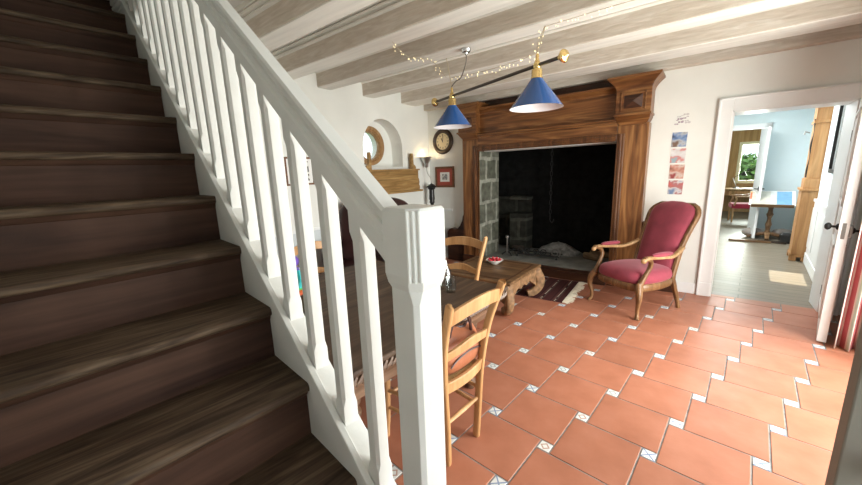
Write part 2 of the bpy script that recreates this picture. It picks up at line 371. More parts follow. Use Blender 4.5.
def circ(r, n=8, ry=None):
    ry = r if ry is None else ry
    return [(r * math.cos(2 * PI * i / n), ry * math.sin(2 * PI * i / n)) for i in range(n)]
def rect(w, h): return [(-w / 2, -h / 2), (w / 2, -h / 2), (w / 2, h / 2), (-w / 2, h / 2)]
def rrect(w, h, r, k=3):
    pts = []
    for cx, cy, a0 in ((w / 2 - r, h / 2 - r, 0), (-w / 2 + r, h / 2 - r, 90), (-w / 2 + r, -h / 2 + r, 180), (w / 2 - r, -h / 2 + r, 270)):
        for i in range(k + 1): a = R(a0 + 90 * i / k); pts.append((cx + r * math.cos(a), cy + r * math.sin(a)))
    return pts
def catmull(P, n=6):
    P = [Vector(p) for p in P]; out = []
    for i in range(len(P) - 1):
        a, b, c, d = P[max(i - 1, 0)], P[i], P[i + 1], P[min(i + 2, len(P) - 1)]
        for k in range(n):
            t = k / n; out.append(.5 * ((2 * b) + (c - a) * t + (2 * a - 5 * b + 4 * c - d) * t * t + (3 * b - a - 3 * c + d) * t ** 3))
    out.append(P[-1]); return out
def rz(a): return Matrix.Rotation(a, 4, 'Z')
def T(x, y, z): return Matrix.Translation((x, y, z))

def thing(name, label, cat, loc=(0, 0, 0), rot=0., group=None):
    o = bpy.data.objects.new(name, None); COL.objects.link(o); o.location = loc
    o.rotation_euler = rot if isinstance(rot, tuple) else (0, 0, rot)
    o.empty_display_size = .1
    return tag(o, label, cat, group)
def tag(o, label, cat, group=None, kind=None):
    o['label'] = label; o['category'] = cat
    if group: o['group'] = group
    if kind: o['kind'] = kind
    return o
def struct(o, label=None, cat=None):
    o['kind'] = 'structure'
    if label: o['label'] = label
    if cat: o['category'] = cat
    return o
def copy_tree(o, parent=None):
    c = o.copy(); COL.objects.link(c)
    if parent: c.parent = parent
    for ch in [x for x in COL.objects if x.parent == o]: copy_tree(ch, c)
    return c
def kid_label(o, t): o['label'] = t; return o

# ------------------------------------------------------------------ camera
YAW, PITCH, ROLL = R(-38.0876), R(11.468), R(-2.011)
fw = Vector((math.sin(YAW) * math.cos(PITCH), math.cos(YAW) * math.cos(PITCH), -math.sin(PITCH)))
rt = Vector((math.cos(YAW), -math.sin(YAW), 0)); up = rt.cross(fw)
rt2 = rt * math.cos(ROLL) + up * math.sin(ROLL); up2 = up * math.cos(ROLL) - rt * math.sin(ROLL)
cam = bpy.data.cameras.new('camera'); cam.sensor_width = 36; cam.lens = 36 * 347.68 / 862; cam.clip_start = .02
co = bpy.data.objects.new('camera', cam); COL.objects.link(co)
mw = Matrix((rt2, up2, -fw)).transposed().to_4x4(); mw.translation = (.679, -1.351, 1.556); co.matrix_world = mw
SC.camera = co

# ------------------------------------------------------------------ room shell
XL, XR, YB, YF, ZC = -3.285, 1.98, 3.742, -2.05, 2.92
# tiled floor: big square tiles with a small painted insert at every corner, real slabs in a grout bed
TA = R(4.7076); S_, s_ = .3785, .0738
def clip_rect(poly, x0, x1, y0, y1):
    for ax, lim, sg in ((0, x0, 1), (0, x1, -1), (1, y0, 1), (1, y1, -1)):
        out = []
        for i in range(len(poly)):
            p, q = poly[i - 1], poly[i]; dp, dq = sg * (p[ax] - lim), sg * (q[ax] - lim)
            if dp * dq < 0: t = dp / (dp - dq); out.append((p[0] + (q[0] - p[0]) * t, p[1] + (q[1] - p[1]) * t))
            if dq >= 0: out.append(q)
        poly = out
        if not poly: return []
    return poly
fl = MB(); uvs = []
X0, X1, Y0, Y1 = XL, XR, -1.9, YB + .09
fl.box((X0, Y0, -.12), (X1, Y1, -.0035), 0); nb = len(fl.f)
ct, st_ = math.cos(TA), math.sin(TA)
def to_w(x, y): return (ct * x + st_ * y, -st_ * x + ct * y)
g = .0042
def slab(x0, x1, y0, y1, mi):
    c = [(x0, y0), (x1, y0), (x1, y1), (x0, y1)]
    w = [to_w(*p) for p in c]; pw = clip_rect(w, X0, X1, Y0, Y1)
    if len(pw) < 3: return
    k = .0025
    cx = sum(p[0] for p in pw) / len(pw); cy = sum(p[1] for p in pw) / len(pw)
    def ins(p, d): 
        v = Vector((cx - p[0], cy - p[1])); L = v.length or 1; return (p[0] + v.x / L * d, p[1] + v.y / L * d)
    fl.loft([[(p[0], p[1], -.005) for p in pw], [(p[0], p[1], -.0015) for p in pw], [(*ins(p, k), 0.) for p in pw]], mi)
    if mi == 2: uvs.append((x0, y0, x1 - x0, y1 - y0))
for i in range(-12, 18):
    for j in range(-16, 14):
        bx, by = j * S_ + i * s_, -j * s_ + i * S_
        cxw, cyw = to_w(bx, by)
        if not (X0 - .6 < cxw < X1 + .6 and Y0 - .6 < cyw < Y1 + .6): continue
        slab(bx - s_ / 2 + g, bx + s_ / 2 - g, by - s_ / 2 + g, by + s_ / 2 - g, 2)
        slab(bx + s_ / 2 + g, bx + s_ / 2 + S_ - g, by - s_ / 2 + g, by - s_ / 2 + S_ - g, 1)
fo = fl.build('floor', [M['grout'], M['terra'], M['insert']]); struct(fo, 'terracotta tiled floor with small painted inserts', 'floor')
uvl = fo.data.uv_layers.new(name='UVMap')
for p in fo.data.polygons:
    if p.material_index == 2:
        for li in p.loop_indices:
            co_ = fo.data.vertices[fo.data.loops[li].vertex_index].co
            tx, ty = ct * co_.x - st_ * co_.y, st_ * co_.x + ct * co_.y
            jj = round((tx * S_ - ty * s_) / (S_ ** 2 + s_ ** 2)); ii = round((tx * s_ + ty * S_) / (S_ ** 2 + s_ ** 2))
            uvl.data[li].uv = ((tx - (jj * S_ + ii * s_)) / s_ + .5, (ty - (-jj * s_ + ii * S_)) / s_ + .5)

DX0, DX1, DZ = .85, 1.745, 2.085          # doorway in the back wall
FX0, FX1, FZ = -2.165, -.215, 1.845         # hearth opening
def wall(name, boxes, mat, label=None):
    b = MB()
    for lo, hi in boxes: b.box(lo, hi)
    return struct(b.build(name, mat), label, 'wall')
YB2 = YB + .33
wall('wall_back', [((XL - .4, YB, -.1), (FX0, YB2, 3.1)), ((FX0, YB, FZ), (FX1, YB2, 3.1)), ((FX1, YB, -.1), (DX0, YB2, 3.1)),
                   ((DX0, YB, DZ), (DX1, YB2, 3.1)), ((DX1, YB, -.1), (XR + .3, YB2, 3.1))], M['plaster'], 'white plaster wall around the fireplace and doorway')
# left wall with an arched niche (y 2.19..3.03, z 1.65..2.37)
NY0, NY1, NZ0, NZT = 2.19, 3.03, 1.655, 2.37
ncy, nr = (NY0 + NY1) / 2, (NY1 - NY0) / 2; nzs = NZT - nr
wl = MB()
wl.box((XL - .5, YF, -.1), (XL, NY0, 3.6)); wl.box((XL - .5, NY1, -.1), (XL, YB, 3.1)); wl.box((XL - .5, NY0, -.1), (XL, NY1, NZ0))
arc = [(ncy + nr * math.cos(a), nzs + nr * math.sin(a)) for a in [PI * k / 20 for k in range(21)]]
for k in range(20):
    (ya, za), (yb, zb) = arc[k], arc[k + 1]
    wl.loft([[(XL - .5, ya, za), (XL - .5, ya, 3.1), (XL - .5, yb, 3.1), (XL - .5, yb, zb)], [(XL, ya, za), (XL, ya, 3.1), (XL, yb, 3.1), (XL, yb, zb)]])
# jambs between niche floor and arch springing are the side boxes; back of niche with a round opening
OY, OZ, OR = 2.515, 1.985, .265
XN = XL - .24
def ring_panel(mb, cx, cy, r, x, y0, y1, z0, z1, th, n=40):
    def out(a):
        dx, dy = math.cos(a), math.sin(a); t = 1e9
        if dx > 1e-6: t = min(t, (y1 - cx) / dx)
        if dx < -1e-6: t = min(t, (y0 - cx) / dx)
        if dy > 1e-6: t = min(t, (z1 - cy) / dy)
        if dy < -1e-6: t = min(t, (z0 - cy) / dy)
        return (cx + dx * t, cy + dy * t)
    angs = sorted([2 * PI * k / n for k in range(n)] + [math.atan2(b - cy, a - cx) % (2 * PI) for a in (y0, y1) for b in (z0, z1)])
    for k in range(len(angs)):
        a, b = angs[k], angs[(k + 1) % len(angs)]
        pa, pb = (cx + r * math.cos(a), cy + r * math.sin(a)), (cx + r * math.cos(b), cy + r * math.sin(b)); qa, qb = out(a), out(b)
        mb.loft([[(x - th, *pa), (x - th, *qa), (x - th, *qb), (x - th, *pb)], [(x, *pa), (x, *qa), (x, *qb), (x, *pb)]])
ring_panel(wl, OY, OZ, OR, XN, NY0, NY1, NZ0 - .02, NZT + .02, .2)
struct(wl.build('wall_left', M['plaster']), 'white plaster wall with an arched niche', 'wall')
# right wall with a wide French window (y .45..2.55) and the entrance the photographer stands at (y -1.3..-.2)
wall('wall_right', [((XR, YF, -.1), (XR + .3, -1.35, 3.1)), ((XR, -.12, -.1), (XR + .3, .45, 3.1)), ((XR, 2.55, -.1), (XR + .3, YB, 3.1)),
                    ((XR, -1.35, 2.15), (XR + .3, -.12, 3.1)), ((XR, .45, 2.3), (XR + .3, 2.55, 3.1))], M['plaster'], 'white wall with the French window')
STA = R(-6.8876)
MS = rz(STA)
b = MB(); b.box((-4.2, -2.05, -.1), (2.6, -1.76, 4.6), 0, MS); struct(b.build('wall_stair', M['plaster']), 'wall beside the staircase', 'wall')
b = MB(); b.box((1.4, -2.6, -.1), (XR + .3, -1.6, 3.1)); 
# ceiling slab, open above the stairs
b = MB(); b.box((XL - .3, -.62, ZC), (XR + .3, YB + .3, ZC + .2)); b.box((.9, YF, ZC), (XR + .3, -.62, ZC + .2))
struct(b.build('ceiling', M['ceil']), 'plaster ceiling between the beams', 'ceiling')
b = MB(); b.box((-4.2, -2.3, 4.5), (1.5, -.4, 4.7)); b.box((-4.2, -.62, ZC + .2), (.9, -.45, 4.6)); b.box((.9, -2.3, ZC + .2), (1.1, -.4, 4.6)); b.box((XL - .5, YF, 3.6), (XL, -.5, 4.6))
struct(b.build('ceiling_stairwell', M['plaster']), 'plaster stairwell above the stairs', 'ceiling')

# beams, each with two moulded strips along the top of the side that faces the room
def beam(k, y0, w, label):
    b = MB(); x0, x1 = XL - .05, XR + .05
    b.box((x0, y0, 2.653), (x1, y0 + w, ZC + .03)); b.box((x0, y0 + .008, 2.645), (x1, y0 + w - .008, 2.66), 1)  # underside strip coloured paler to mimic light from below
    # moulded top strips (pale)
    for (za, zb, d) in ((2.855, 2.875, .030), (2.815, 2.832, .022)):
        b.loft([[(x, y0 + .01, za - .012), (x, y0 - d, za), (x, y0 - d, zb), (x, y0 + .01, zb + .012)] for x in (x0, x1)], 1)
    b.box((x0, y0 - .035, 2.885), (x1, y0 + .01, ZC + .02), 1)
    o = b.build('ceiling_beam', [M['beam'], M['moulding_lit_underside']], bevel=.006)
    o['kind'] = 'structure'; o['label'] = label; o['category'] = 'beam'; o['group'] = 'ceiling beams'
    return o
beam(0, -.44, .20, 'whitewashed ceiling beam nearest the staircase')
beam(1, .235, .22, 'whitewashed ceiling beam second from the staircase')
beam(2, .885, .22, 'whitewashed ceiling beam in front of the lamp canopy')
beam(3, 1.50, .22, 'whitewashed ceiling beam above the pendant lamps')
beam(4, 2.25, .22, 'whitewashed ceiling beam between the lamps and the mantel')
beam(5, 3.06, .36, 'wide whitewashed ceiling beam just before the fireplace')
b = MB(); b.box((XL, 3.63, 2.60), (XR, YB, 2.80)); struct(b.build('trim_1', M['beam'], bevel=.006), 'wooden wall plate above the mantel', 'beam')

M['dado'] = paint('dado paint', (.62, .66, .68), .6, .03, 4, .04, 20, .3)
b = MB(); b.box((XL, -.7, .12), (XL + .007, YB - .02, .86)); struct(b.build('trim_7', M['dado']), 'pale blue grey painted dado', 'dado')
# door casing + passage
def casing():
    b = MB(); y0 = YB - .028
    for (x0, x1) in ((DX0 - .115, DX0), (DX1, DX1 + .115)):
        b.box((x0, y0, 0), (x1, YB, DZ + .135)); 
    b.box((DX0, y0, DZ), (DX1, YB, DZ + .135))
    b.box((DX0 - .12, y0 - .012, DZ + .118), (DX1 + .12, YB, DZ + .135)); b.box((DX0 - .122, y0 - .012, 0), (DX0 - .10, YB, DZ + .135)); b.box((DX1 + .10, y0 - .012, 0), (DX1 + .122, YB, DZ + .135))
    b.box((DX0 - .118, y0 - .01, 0), (DX0 + .004, YB, .16)); b.box((DX1 - .004, y0 - .01, 0), (DX1 + .118, YB, .16))
    b.box((DX0 - .002, YB - .02, 0), (DX0 + .02, YB + .34, DZ)); b.box((DX1 - .02, YB - .02, 0), (DX1 + .002, YB + .34, DZ)); b.box((DX0, YB - .02, DZ - .02), (DX1, YB + .34, DZ + .002))
    return struct(b.build('trim_2', M['door_white'], bevel=.004), 'white moulded door casing', 'door frame')
casing()
b = MB(); b.box((DX0 + .018, YB + .0, 1.0), (DX0 + .0225, YB + .05, 1.09)); struct(b.build('trim_3', M['iron']), 'dark strike plate in the door casing', 'strike plate')
# dado rail + baseboards
b = MB(); b.box((XL, YB - .016, .86), (-2.80, YB, .90)); b.box((XL, YB - .016, 0), (-2.80, YB, .12)); struct(b.build('baseboard_back', M['door_white'], bevel=.004))
b = MB(); b.box((XL, -.7, .86), (XL + .016, YB - .02, .90)); b.box((XL, -.7, 0), (XL + .016, YB - .02, .12)); struct(b.build('baseboard_left', M['door_white'], bevel=.004))
b = MB(); b.box((.42, YB - .014, 0), (DX0 - .125, YB, .13)); struct(b.build('baseboard_doorway', M['door_white'], bevel=.004))

# ------------------------------------------------------------------ hall + far room behind the doorway (frame turned 4.7 degrees)
HP = Matrix.Translation((.864, 3.81, 0)) @ rz(-TA)
def hbox(mb, lo, hi, mi=0): return mb.box(lo, hi, mi, HP)
def H(u, v, z=0): return HP @ Vector((u, v, z))
b = MB(); b.box((-1.6, YB + .09, -.12), (3.2, 9.0, -.004)); b.box((-2.6, 9.0, -.12), (4.2, 15.2, -.004)); struct(b.build('floor_hall', M['planks']), 'worn grey wooden hall floor', 'floor')
def hwall(name, boxes, mat, label):
    b = MB()
    for lo, hi in boxes: hbox(b, lo, hi)
    return struct(b.build(name, mat), label, 'wall')
hwall('wall_hall_right', [((.965, .30, -.1), (1.2, 5.0, 2.9))], M['plaster_hall'], 'pale hall wall on the right')
hwall('wall_hall_end', [((.34, 5.0, -.1), (1.3, 5.15, 2.9)), ((-2.2, 5.0, -.1), (-.60, 5.15, 2.9)), ((-.60, 5.0, 2.2), (.34, 5.15, 2.9))], M['plaster_hall'], 'pale blue wall at the end of the hall')
# left hall wall with a window that lets the sun in
hwall('wall_hall_left', [((-.72, .28, -.1), (-.60, 1.15, 2.9)), ((-.72, 1.72, -.1), (-.60, 5.0, 2.9)), ((-.72, 1.15, -.1), (-.60, 1.72, 1.07)), ((-.72, 1.15, 1.45), (-.60, 1.72, 2.9))], M['plaster_hall'], 'hall wall out of sight on the left')
b = MB(); hbox(b, (-.75, .28, 2.62), (1.3, 5.2, 2.75)); struct(b.build('ceiling_hall', M['plaster']), 'white hall ceiling', 'ceiling')
b = MB(); hbox(b, (.945, .32, 0), (.967, 3.6, .95)); hbox(b, (.93, .32, .93), (.967, 3.6, .97)); hbox(b, (.935, .32, 0), (.967, 3.6, .15))
for k in range(4): hbox(b, (.938, .40 + k * .8, .24), (.947, 1.06 + k * .8, .84))
struct(b.build('trim_4', M['door_white'], bevel=.004), 'white panelled wainscot in the hall', 'wainscot')
b = MB(); hbox(b, (.30, 4.965, 0), (.40, 5.0, 2.30)); hbox(b, (-.59, 4.965, 2.2), (.40, 5.0, 2.30)); hbox(b, (.40, 4.98, 0), (.97, 5.0, .14))
struct(b.build('trim_5', M['door_white'], bevel=.004), 'white frame of the far doorway', 'door frame')
# far room
hwall('wall_study', [((-2.2, 9.4, -.1), (-.2, 9.6, 2.9)), ((.85, 9.4, -.1), (2.6, 9.6, 2.9)), ((-.2, 9.4, -.1), (.85, 9.6, .88)), ((-.2, 9.4, 2.12), (.85, 9.6, 2.9))], M['panel'], 'oak panelled wall of the far room')
hwall('wall_study_side', [((-2.4, 5.15, -.1), (-2.2, 9.6, 2.9)), ((2.6, 5.15, -.1), (2.8, 9.6, 2.9))], M['plaster'], 'side walls of the far room')
b = MB(); hbox(b, (-2.4, 5.0, 2.62), (2.8, 9.7, 2.75)); struct(b.build('ceiling_study', M['plaster']), 'white ceiling of the far room', 'ceiling')
# far window
b = MB()
for lo, hi in (((-.2, 9.36, .88), (-.12, 9.46, 2.12)), ((.77, 9.36, .88), (.85, 9.46, 2.12)), ((-.12, 9.36, 2.04), (.77, 9.46, 2.12)), ((-.12, 9.36, .88), (.77, 9.46, .97))): hbox(b, lo, hi)
w2 = struct(b.build('window_2', M['cream_wood'], bevel=.004), 'cream framed window over the desk in the far room', 'window')
b = MB(); hbox(b, (-.13, 9.40, .96), (.78, 9.406, 2.05)); b.build('pane', M['pane'], w2)

# ------------------------------------------------------------------ outside
b = MB(); b.box((-12, -12, -.4), (-3.9, 18, -.3)); b.box((2.6, -12, -.4), (14, 18, -.3)); b.box((-12, 15.3, -.4), (14, 30, -.3)); struct(b.build('ground', M['grass']), 'lawn outside', 'ground')
def shrub(p, r, n, name, label, cat, leaf=.10, cnt=2600):
    """crown of small folded leaves on a short trunk"""
    t = thing(name, label, cat, p)
    rnd = random.Random(int(p[0] * 100 + p[1] * 7))
    b = MB(); b.tube([(0, 0, 0), (.05, 0, r[2] * .5), (0, .05, r[2] * 1.1)], [.12, .09, .05]); b.build('trunk', M['char'], t, True)
    b = MB()
    lobes = [(rnd.uniform(-.6, .6) * r[0], rnd.uniform(-.6, .6) * r[1], r[2] * rnd.uniform(.6, 1.6), rnd.uniform(.35, .6)) for _ in range(n)]
    for _ in range(cnt):
        lx, ly, lz, lr = rnd.choice(lobes); d = Vector((rnd.gauss(0, 1), rnd.gauss(0, 1), rnd.gauss(0, 1))).normalized()
        c = Vector((lx, ly, max(.1, lz))) + Vector((d.x * r[0] * lr, d.y * r[1] * lr, d.z * r[2] * lr * .8)) * rnd.uniform(.75, 1.)
        if c.z < .08: c.z = .08 + rnd.random() * .3
        a = Vector((rnd.gauss(0, 1), rnd.gauss(0, 1), rnd.gauss(0, .5))).normalized(); s1 = d.cross(a).normalized() * leaf * rnd.uniform(.6, 1.2); s2 = a * leaf * rnd.uniform(.8, 1.5)
        b.add([c - s2, c + s1 * .5, c + s2, c - s1 * .5], [(0, 1, 2), (0, 2, 3)])
    b.build('foliage', M['foliage'], t)
    return t
p = H(.25, 13.5, -.3); shrub((p.x, p.y, p.z), (2.3, 1.0, 1.3), 9, 'garden_shrub', 'green garden shrub seen through the far window', 'shrub', .16, 3000)

# ------------------------------------------------------------------ staircase
MSi = MS
BASE = Vector((.30, -1.25, 0))
stair = thing('staircase', 'dark wooden staircase with white painted balustrade', 'stairs', tuple(MS @ BASE), STA)
def sp(x, y, z): return Vector((x, y, z)) - BASE
RI, GO, NX0, NZ0_ = .212, .2688, .014, .6316
SY0, SY1, SK = -1.755, -.797, -.0576
for n in range(-2, 13):
    xn, zn = NX0 - GO * n, NZ0_ + RI * n
    # tread board with a rounded nosing, skewed a little like the real one
    prof = [(xn - GO - .03, zn - .034), (xn - .010, zn - .034), (xn - .002, zn - .028), (xn, zn - .018), (xn - .002, zn - .007), (xn - .010, zn), (xn - GO - .03, zn)]
    b = MB(); ys = [SY0, SY0 + .3, SY0 + .6, SY1]
    b.loft([[sp(px + SK * (y - SY1), y, pz) for px, pz in prof] for y in ys]); b.build('tread', M['tread'], stair, True, ang=50)
    b = MB(); xr = xn - .028
    b.loft([[sp(px + SK * (y - SY1), y, pz) for px, pz in ((xr - .02, zn - RI - .02), (xr, zn - RI - .02), (xr, zn - .034), (xr - .02, zn - .034))] for y in ys])
    b.build('riser', M['riser'], stair)
    b = MB(); b.loft([[sp(px + SK * (y - SY1), y, pz) for px, pz in ((xr, zn - .034), (xr + .014, zn - .034), (xr + .004, zn - .052), (xr, zn - .056))] for y in ys]); b.build('scotia', M['riser'], stair)
# stringer (white): deep board, with a thin fillet on its inner top edge
def zs(x): return .733 - .787 * x
b = MB(); xa, xb = .29, -3.2
b.loft([[sp(x, -.797, max(0, zs(x) - .42)), sp(x, -.797, zs(x)), sp(x, -.725, zs(x)), sp(x, -.725, max(0, zs(x) - .42))] for x in (xa, .05, -.4, xb)])
b.build('stringer', M['gloss_white'], stair, bevel=.004)
b = MB(); b.loft([[sp(x, -.806, zs(x) - .02), sp(x, -.806, zs(x) + .004), sp(x, -.786, zs(x) + .010), sp(x, -.786, zs(x) - .02)] for x in (xa - .04, xb)])
b.build('stringer_fillet', M['gloss_white'], stair, bevel=.003)
# handrail
def zr(x): return 1.4995 - .785 * (x - .209)        # top
prof = [(-.7955, -.126), (-.7955, -.082), (-.789, -.074), (-.7955, -.066), (-.7955, -.046), (-.788, -.040), (-.7955, -.034), (-.7985, -.012), (-.7945, 0), (-.754, 0), (-.7495, -.012), (-.7525, -.126)]
b = MB(); b.loft([[sp(x, py, zr(x) + pz * 1.0) for py, pz in prof] for x in (.27, -3.1)]); b.build('handrail', M['gloss_white'], stair, True, ang=30)
# balusters: square, chamfered between square ends
for i in range(21):
    xe = .1138 - .166 * i; w = .050; x0, x1 = xe - w, xe; y0, y1 = -.783, -.733; cx_, cy_ = (x0 + x1) / 2, (y0 + y1) / 2
    zb, zt = zs(cx_), zr(cx_) - .105
    def octa(h, ch, z_of):
        pts = [(-h + ch, -h), (h - ch, -h), (h, -h + ch), (h, h - ch), (h - ch, h), (-h + ch, h), (-h, h - ch), (-h, -h + ch)]
        return [sp(cx_ + a, cy_ + c, z_of(cx_ + a)) for a, c in pts]
    h = w / 2; e = .0012
    lv = [octa(h, e, lambda x: zs(x) - .004), octa(h, e, lambda x: zb + .045), octa(h - .0015, .009, lambda x: zb + .07), octa(h - .0015, .009, lambda x: zt - .10), octa(h, e, lambda x: zt - .075), octa(h, e, lambda x: zr(x) - .122)]
    b = MB(); b.loft(lv); b.build('baluster', M['gloss_white'], stair)
# newel post: square block with a reeded corner on a chamfered shaft
nx0, nx1, ny0, ny1 = .246, .343, -.815, -.722
newel_root = bpy.data.objects.new('newel_post', None)
def nl(x0, x1, y0, y1, c, z, cc=None):
    cc = c if cc is None else cc   # cc = chamfer of the corner that faces the camera
    return [sp(x0 + c, y0, z), sp(x1 - cc, y0, z), sp(x1, y0 + cc, z), sp(x1, y1 - c, z), sp(x1 - c, y1, z), sp(x0 + c, y1, z), sp(x0, y1 - c, z), sp(x0, y0 + c, z)]
b = MB(); i_ = .007; e = .002
b.loft([nl(nx0 + i_, nx1 - i_, ny0 + i_, ny1 - i_, .006, 0.0, .010), nl(nx0 + i_, nx1 - i_, ny0 + i_, ny1 - i_, .006, 1.285, .010), nl(nx0 + i_, nx1 - i_, ny0 + i_, ny1 - i_, .006, 1.312, .020),
        nl(nx0 + .003, nx1 - .003, ny0 + .003, ny1 - .003, .003, 1.325, .022), nl(nx0, nx1, ny0, ny1, e, 1.345, .022), nl(nx0, nx1, ny0, ny1, e, 1.480, .022), nl(nx0 + .004, nx1 - .004, ny0 + .004, ny1 - .004, e, 1.4866, .020)])
nw = b.build('newel_post', M['gloss_white'], stair, bevel=.0015)
bpy.data.objects.remove(newel_root)
for k, t in enumerate((.12, .5, .88)):
    px, py = nx1 - .022 + .022 * t, ny0 + .022 * t
    b = MB(); b.tube([sp(px, py, 1.335), sp(px, py, 1.482)], .0042, 8, (1, 0, 0)); b.build('reed', M['gloss_white'], nw, True)

# ------------------------------------------------------------------ fireplace surround
mt = thing('fireplace_mantel', 'large carved walnut fireplace surround reaching the ceiling beams', 'fireplace', (-1.16, 3.55, 0))
def mp(x, y, z): return (x + 1.16, y - 3.55, z)
def mbx(b, x0, x1, y0, y1, z0, z1, mi=0): return b.box(mp(x0, y0, z0), mp(x1, y1, z1), mi)
YM = 3.555
for (x0, x1, nm) in ((FX1 + .0, .115, 'right'), (-2.455, FX0 - .0, 'left')):
    b = MB(); mbx(b, x0, x1, YM, YB, 0, 2.04); b.build('jamb', M['walnut_z'], mt, bevel=.005)
    b = MB(); mbx(b, x0 - .004, x1 + .004, YM - .018, YB, 0, .16); b.build('plinth', M['walnut_d'], mt, bevel=.004)
    # capital: bracket, block with diamond boss, crown
    xa, xb = (x0 - .02, x1 + .01) if nm == 'right' else (x0 - .01, x1 + .02)
    cap = MB()
    lv = []
    for t in range(7):
        a = t / 6; o = .10 * (1 - math.cos(a * PI / 2)); lv.append((*[v for v in (xa + .05 * (1 - a) ** 2, xb - .05 * (1 - a) ** 2)], YM - .02 - o, YB, 2.02 + .10 * a))
    cap.rects([(mp(l[0], 0, 0)[0], mp(l[1], 0, 0)[0], l[2] - 3.55, l[3] - 3.55, l[4]) for l in lv])
    mbx(cap, xa - .012, xb + .012, YM - .135, YB, 2.12, 2.145)
    mbx(cap, xa, xb, YM - .10, YB, 2.145, 2.40)
    lv = []
    for t in range(8):
        a = t / 7; o = .085 * (a ** 1.8); lv.append((xa - o, xb + o, YM - .10 - o, YB, 2.40 + .125 * a))
    cap.rects([(l[0] + 1.16, l[1] + 1.16, l[2] - 3.55, l[3] - 3.55, l[4]) for l in lv])
    mbx(cap, xa - .09, xb + .09, YM - .19, YB, 2.525, 2.55)
    co_ = cap.build('capital', M['walnut_x'], mt, bevel=.003)
    b = MB(); m_ = (xa + xb) / 2
    q = [mp(xa + .055, YM - .101, 2.175), mp(xb - .055, YM - .101, 2.175), mp(xb - .055, YM - .101, 2.375), mp(xa + .055, YM - .101, 2.375)]
    qi = [mp(xa + .07, YM - .094, 2.19), mp(xb - .07, YM - .094, 2.19), mp(xb - .07, YM - .094, 2.36), mp(xa + .07, YM - .094, 2.36)]
    ap = mp(m_, YM - .135, 2.275)
    b.add(qi + [ap], [(0, 1, 4), (1, 2, 4), (2, 3, 4), (3, 0, 4), (3, 2, 1, 0)])
    b.build('diamond_boss', M['walnut_d'], co_)
    b = MB(); ww = .014
    for (xx0, xx1, zz0, zz1) in ((xa + .05, xb - .05, 2.17, 2.17 + ww), (xa + .05, xb - .05, 2.38 - ww, 2.38), (xa + .05, xa + .05 + ww, 2.17, 2.38), (xb - .05 - ww, xb - .05, 2.17, 2.38)): mbx(b, xx0, xx1, YM - .110, YM - .098, zz0, zz1)
    b.build('boss_frame', M['walnut_x'], co_, bevel=.003)
# frieze + long crown
b = MB(); mbx(b, FX0 + .02, FX1 - .02, YM + .03, YB, 2.10, 2.46); b.build('frieze', M['walnut_x'], mt); b = MB(); mbx(b, FX0 + .02, FX1 - .02, YB - .02, YB, 2.46, 2.62); b.build('shadow_gap_board', M['walnut_d'], mt)  # dark board stands in for the shadow gap above the frieze
b = MB(); mbx(b, FX0, FX1, YM - .008, YB, FZ + .02, 2.06); mbx(b, FX0, FX1, YM - .05, YB, 2.075, 2.10); mbx(b, FX0, FX1, YM - .028, YB, 2.05, 2.075); b.build('architrave', M['walnut_x'], mt, bevel=.004)
b = MB(); lv = []
for t in range(8):
    a = t / 7; lv.append((FX0 + 1.16, FX1 + 1.16, YM + .02 - .05 * a ** 1.8 - 3.55, YB - 3.55, 2.40 + .06 * a))
b.rects(lv); mbx(b, FX0 + .02, FX1 - .02, YM - .04, YB, 2.46, 2.485); b.build('cornice', M['walnut_x'], mt, bevel=.003)
# picture-frame moulding round the opening
for (x0, x1, z0, z1, nm) in ((FX1, FX1 + .085, .10, FZ + .085, 'v'), (FX0 - .085, FX0, .10, FZ + .085, 'v'), (FX0, FX1, FZ, FZ + .085, 'h')):
    b = MB(); mbx(b, x0, x1, YM - .022, YM + .03, z0, z1)
    if nm == 'v': mbx(b, x0 + .028, x1 - .028, YM - .034, YM, z0, z1)
    else: mbx(b, x0, x1, YM - .034, YM, z0 + .028, z1 - .022)
    b.build('opening_moulding', M['walnut_m'], mt, bevel=.008)
b = MB(); mbx(b, FX0 + .02, FX1 - .02, YM - .05, YB, 0, .105); mbx(b, FX0 + .02, FX1 - .02, YM - .065, YB - .1, .105, .125); b.build('hearth_kerb', M['walnut_d'], mt, bevel=.005)
# curved wings at the foot of both jambs
for sg, xj in ((1, .115), (-1, -2.455)):
    prof = [(0, 0), (.40, 0), (.40, .50), (.36, .555), (.30, .575), (.24, .56), (.19, .57), (.13, .63), (.085, .72), (.07, .80), (.045, .84), (0, .86)]
    b = MB(); b.prism([(x, z) for x, z in prof], lambda p, k: mp(xj + sg * p[0], 3.64 + .10 * k, p[1])); b.build('foot_wing', M['walnut_d'], mt, bevel=.006)

# firebox
hx0, hx1, hy1 = -2.162, -.20, 4.75
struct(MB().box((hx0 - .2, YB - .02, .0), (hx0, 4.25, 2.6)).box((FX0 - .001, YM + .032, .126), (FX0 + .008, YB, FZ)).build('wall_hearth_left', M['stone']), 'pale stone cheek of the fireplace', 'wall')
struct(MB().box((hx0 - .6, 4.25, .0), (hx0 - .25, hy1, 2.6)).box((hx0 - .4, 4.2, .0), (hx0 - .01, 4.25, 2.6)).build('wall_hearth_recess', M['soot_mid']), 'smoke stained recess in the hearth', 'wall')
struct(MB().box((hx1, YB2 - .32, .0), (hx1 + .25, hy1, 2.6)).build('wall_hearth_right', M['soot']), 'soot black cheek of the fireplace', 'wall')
struct(MB().box((hx0 - .6, hy1, .0), (-1.75, hy1 + .2, 1.05), 1).box((hx0 - .6, hy1, 1.05), (-1.75, hy1 + .2, 2.6)).box((-1.75, hy1, .0), (hx1 + .25, hy1 + .2, 2.6)).build('wall_hearth_back', [M['soot'], M['soot_mid']]), 'soot black back of the fireplace', 'wall')
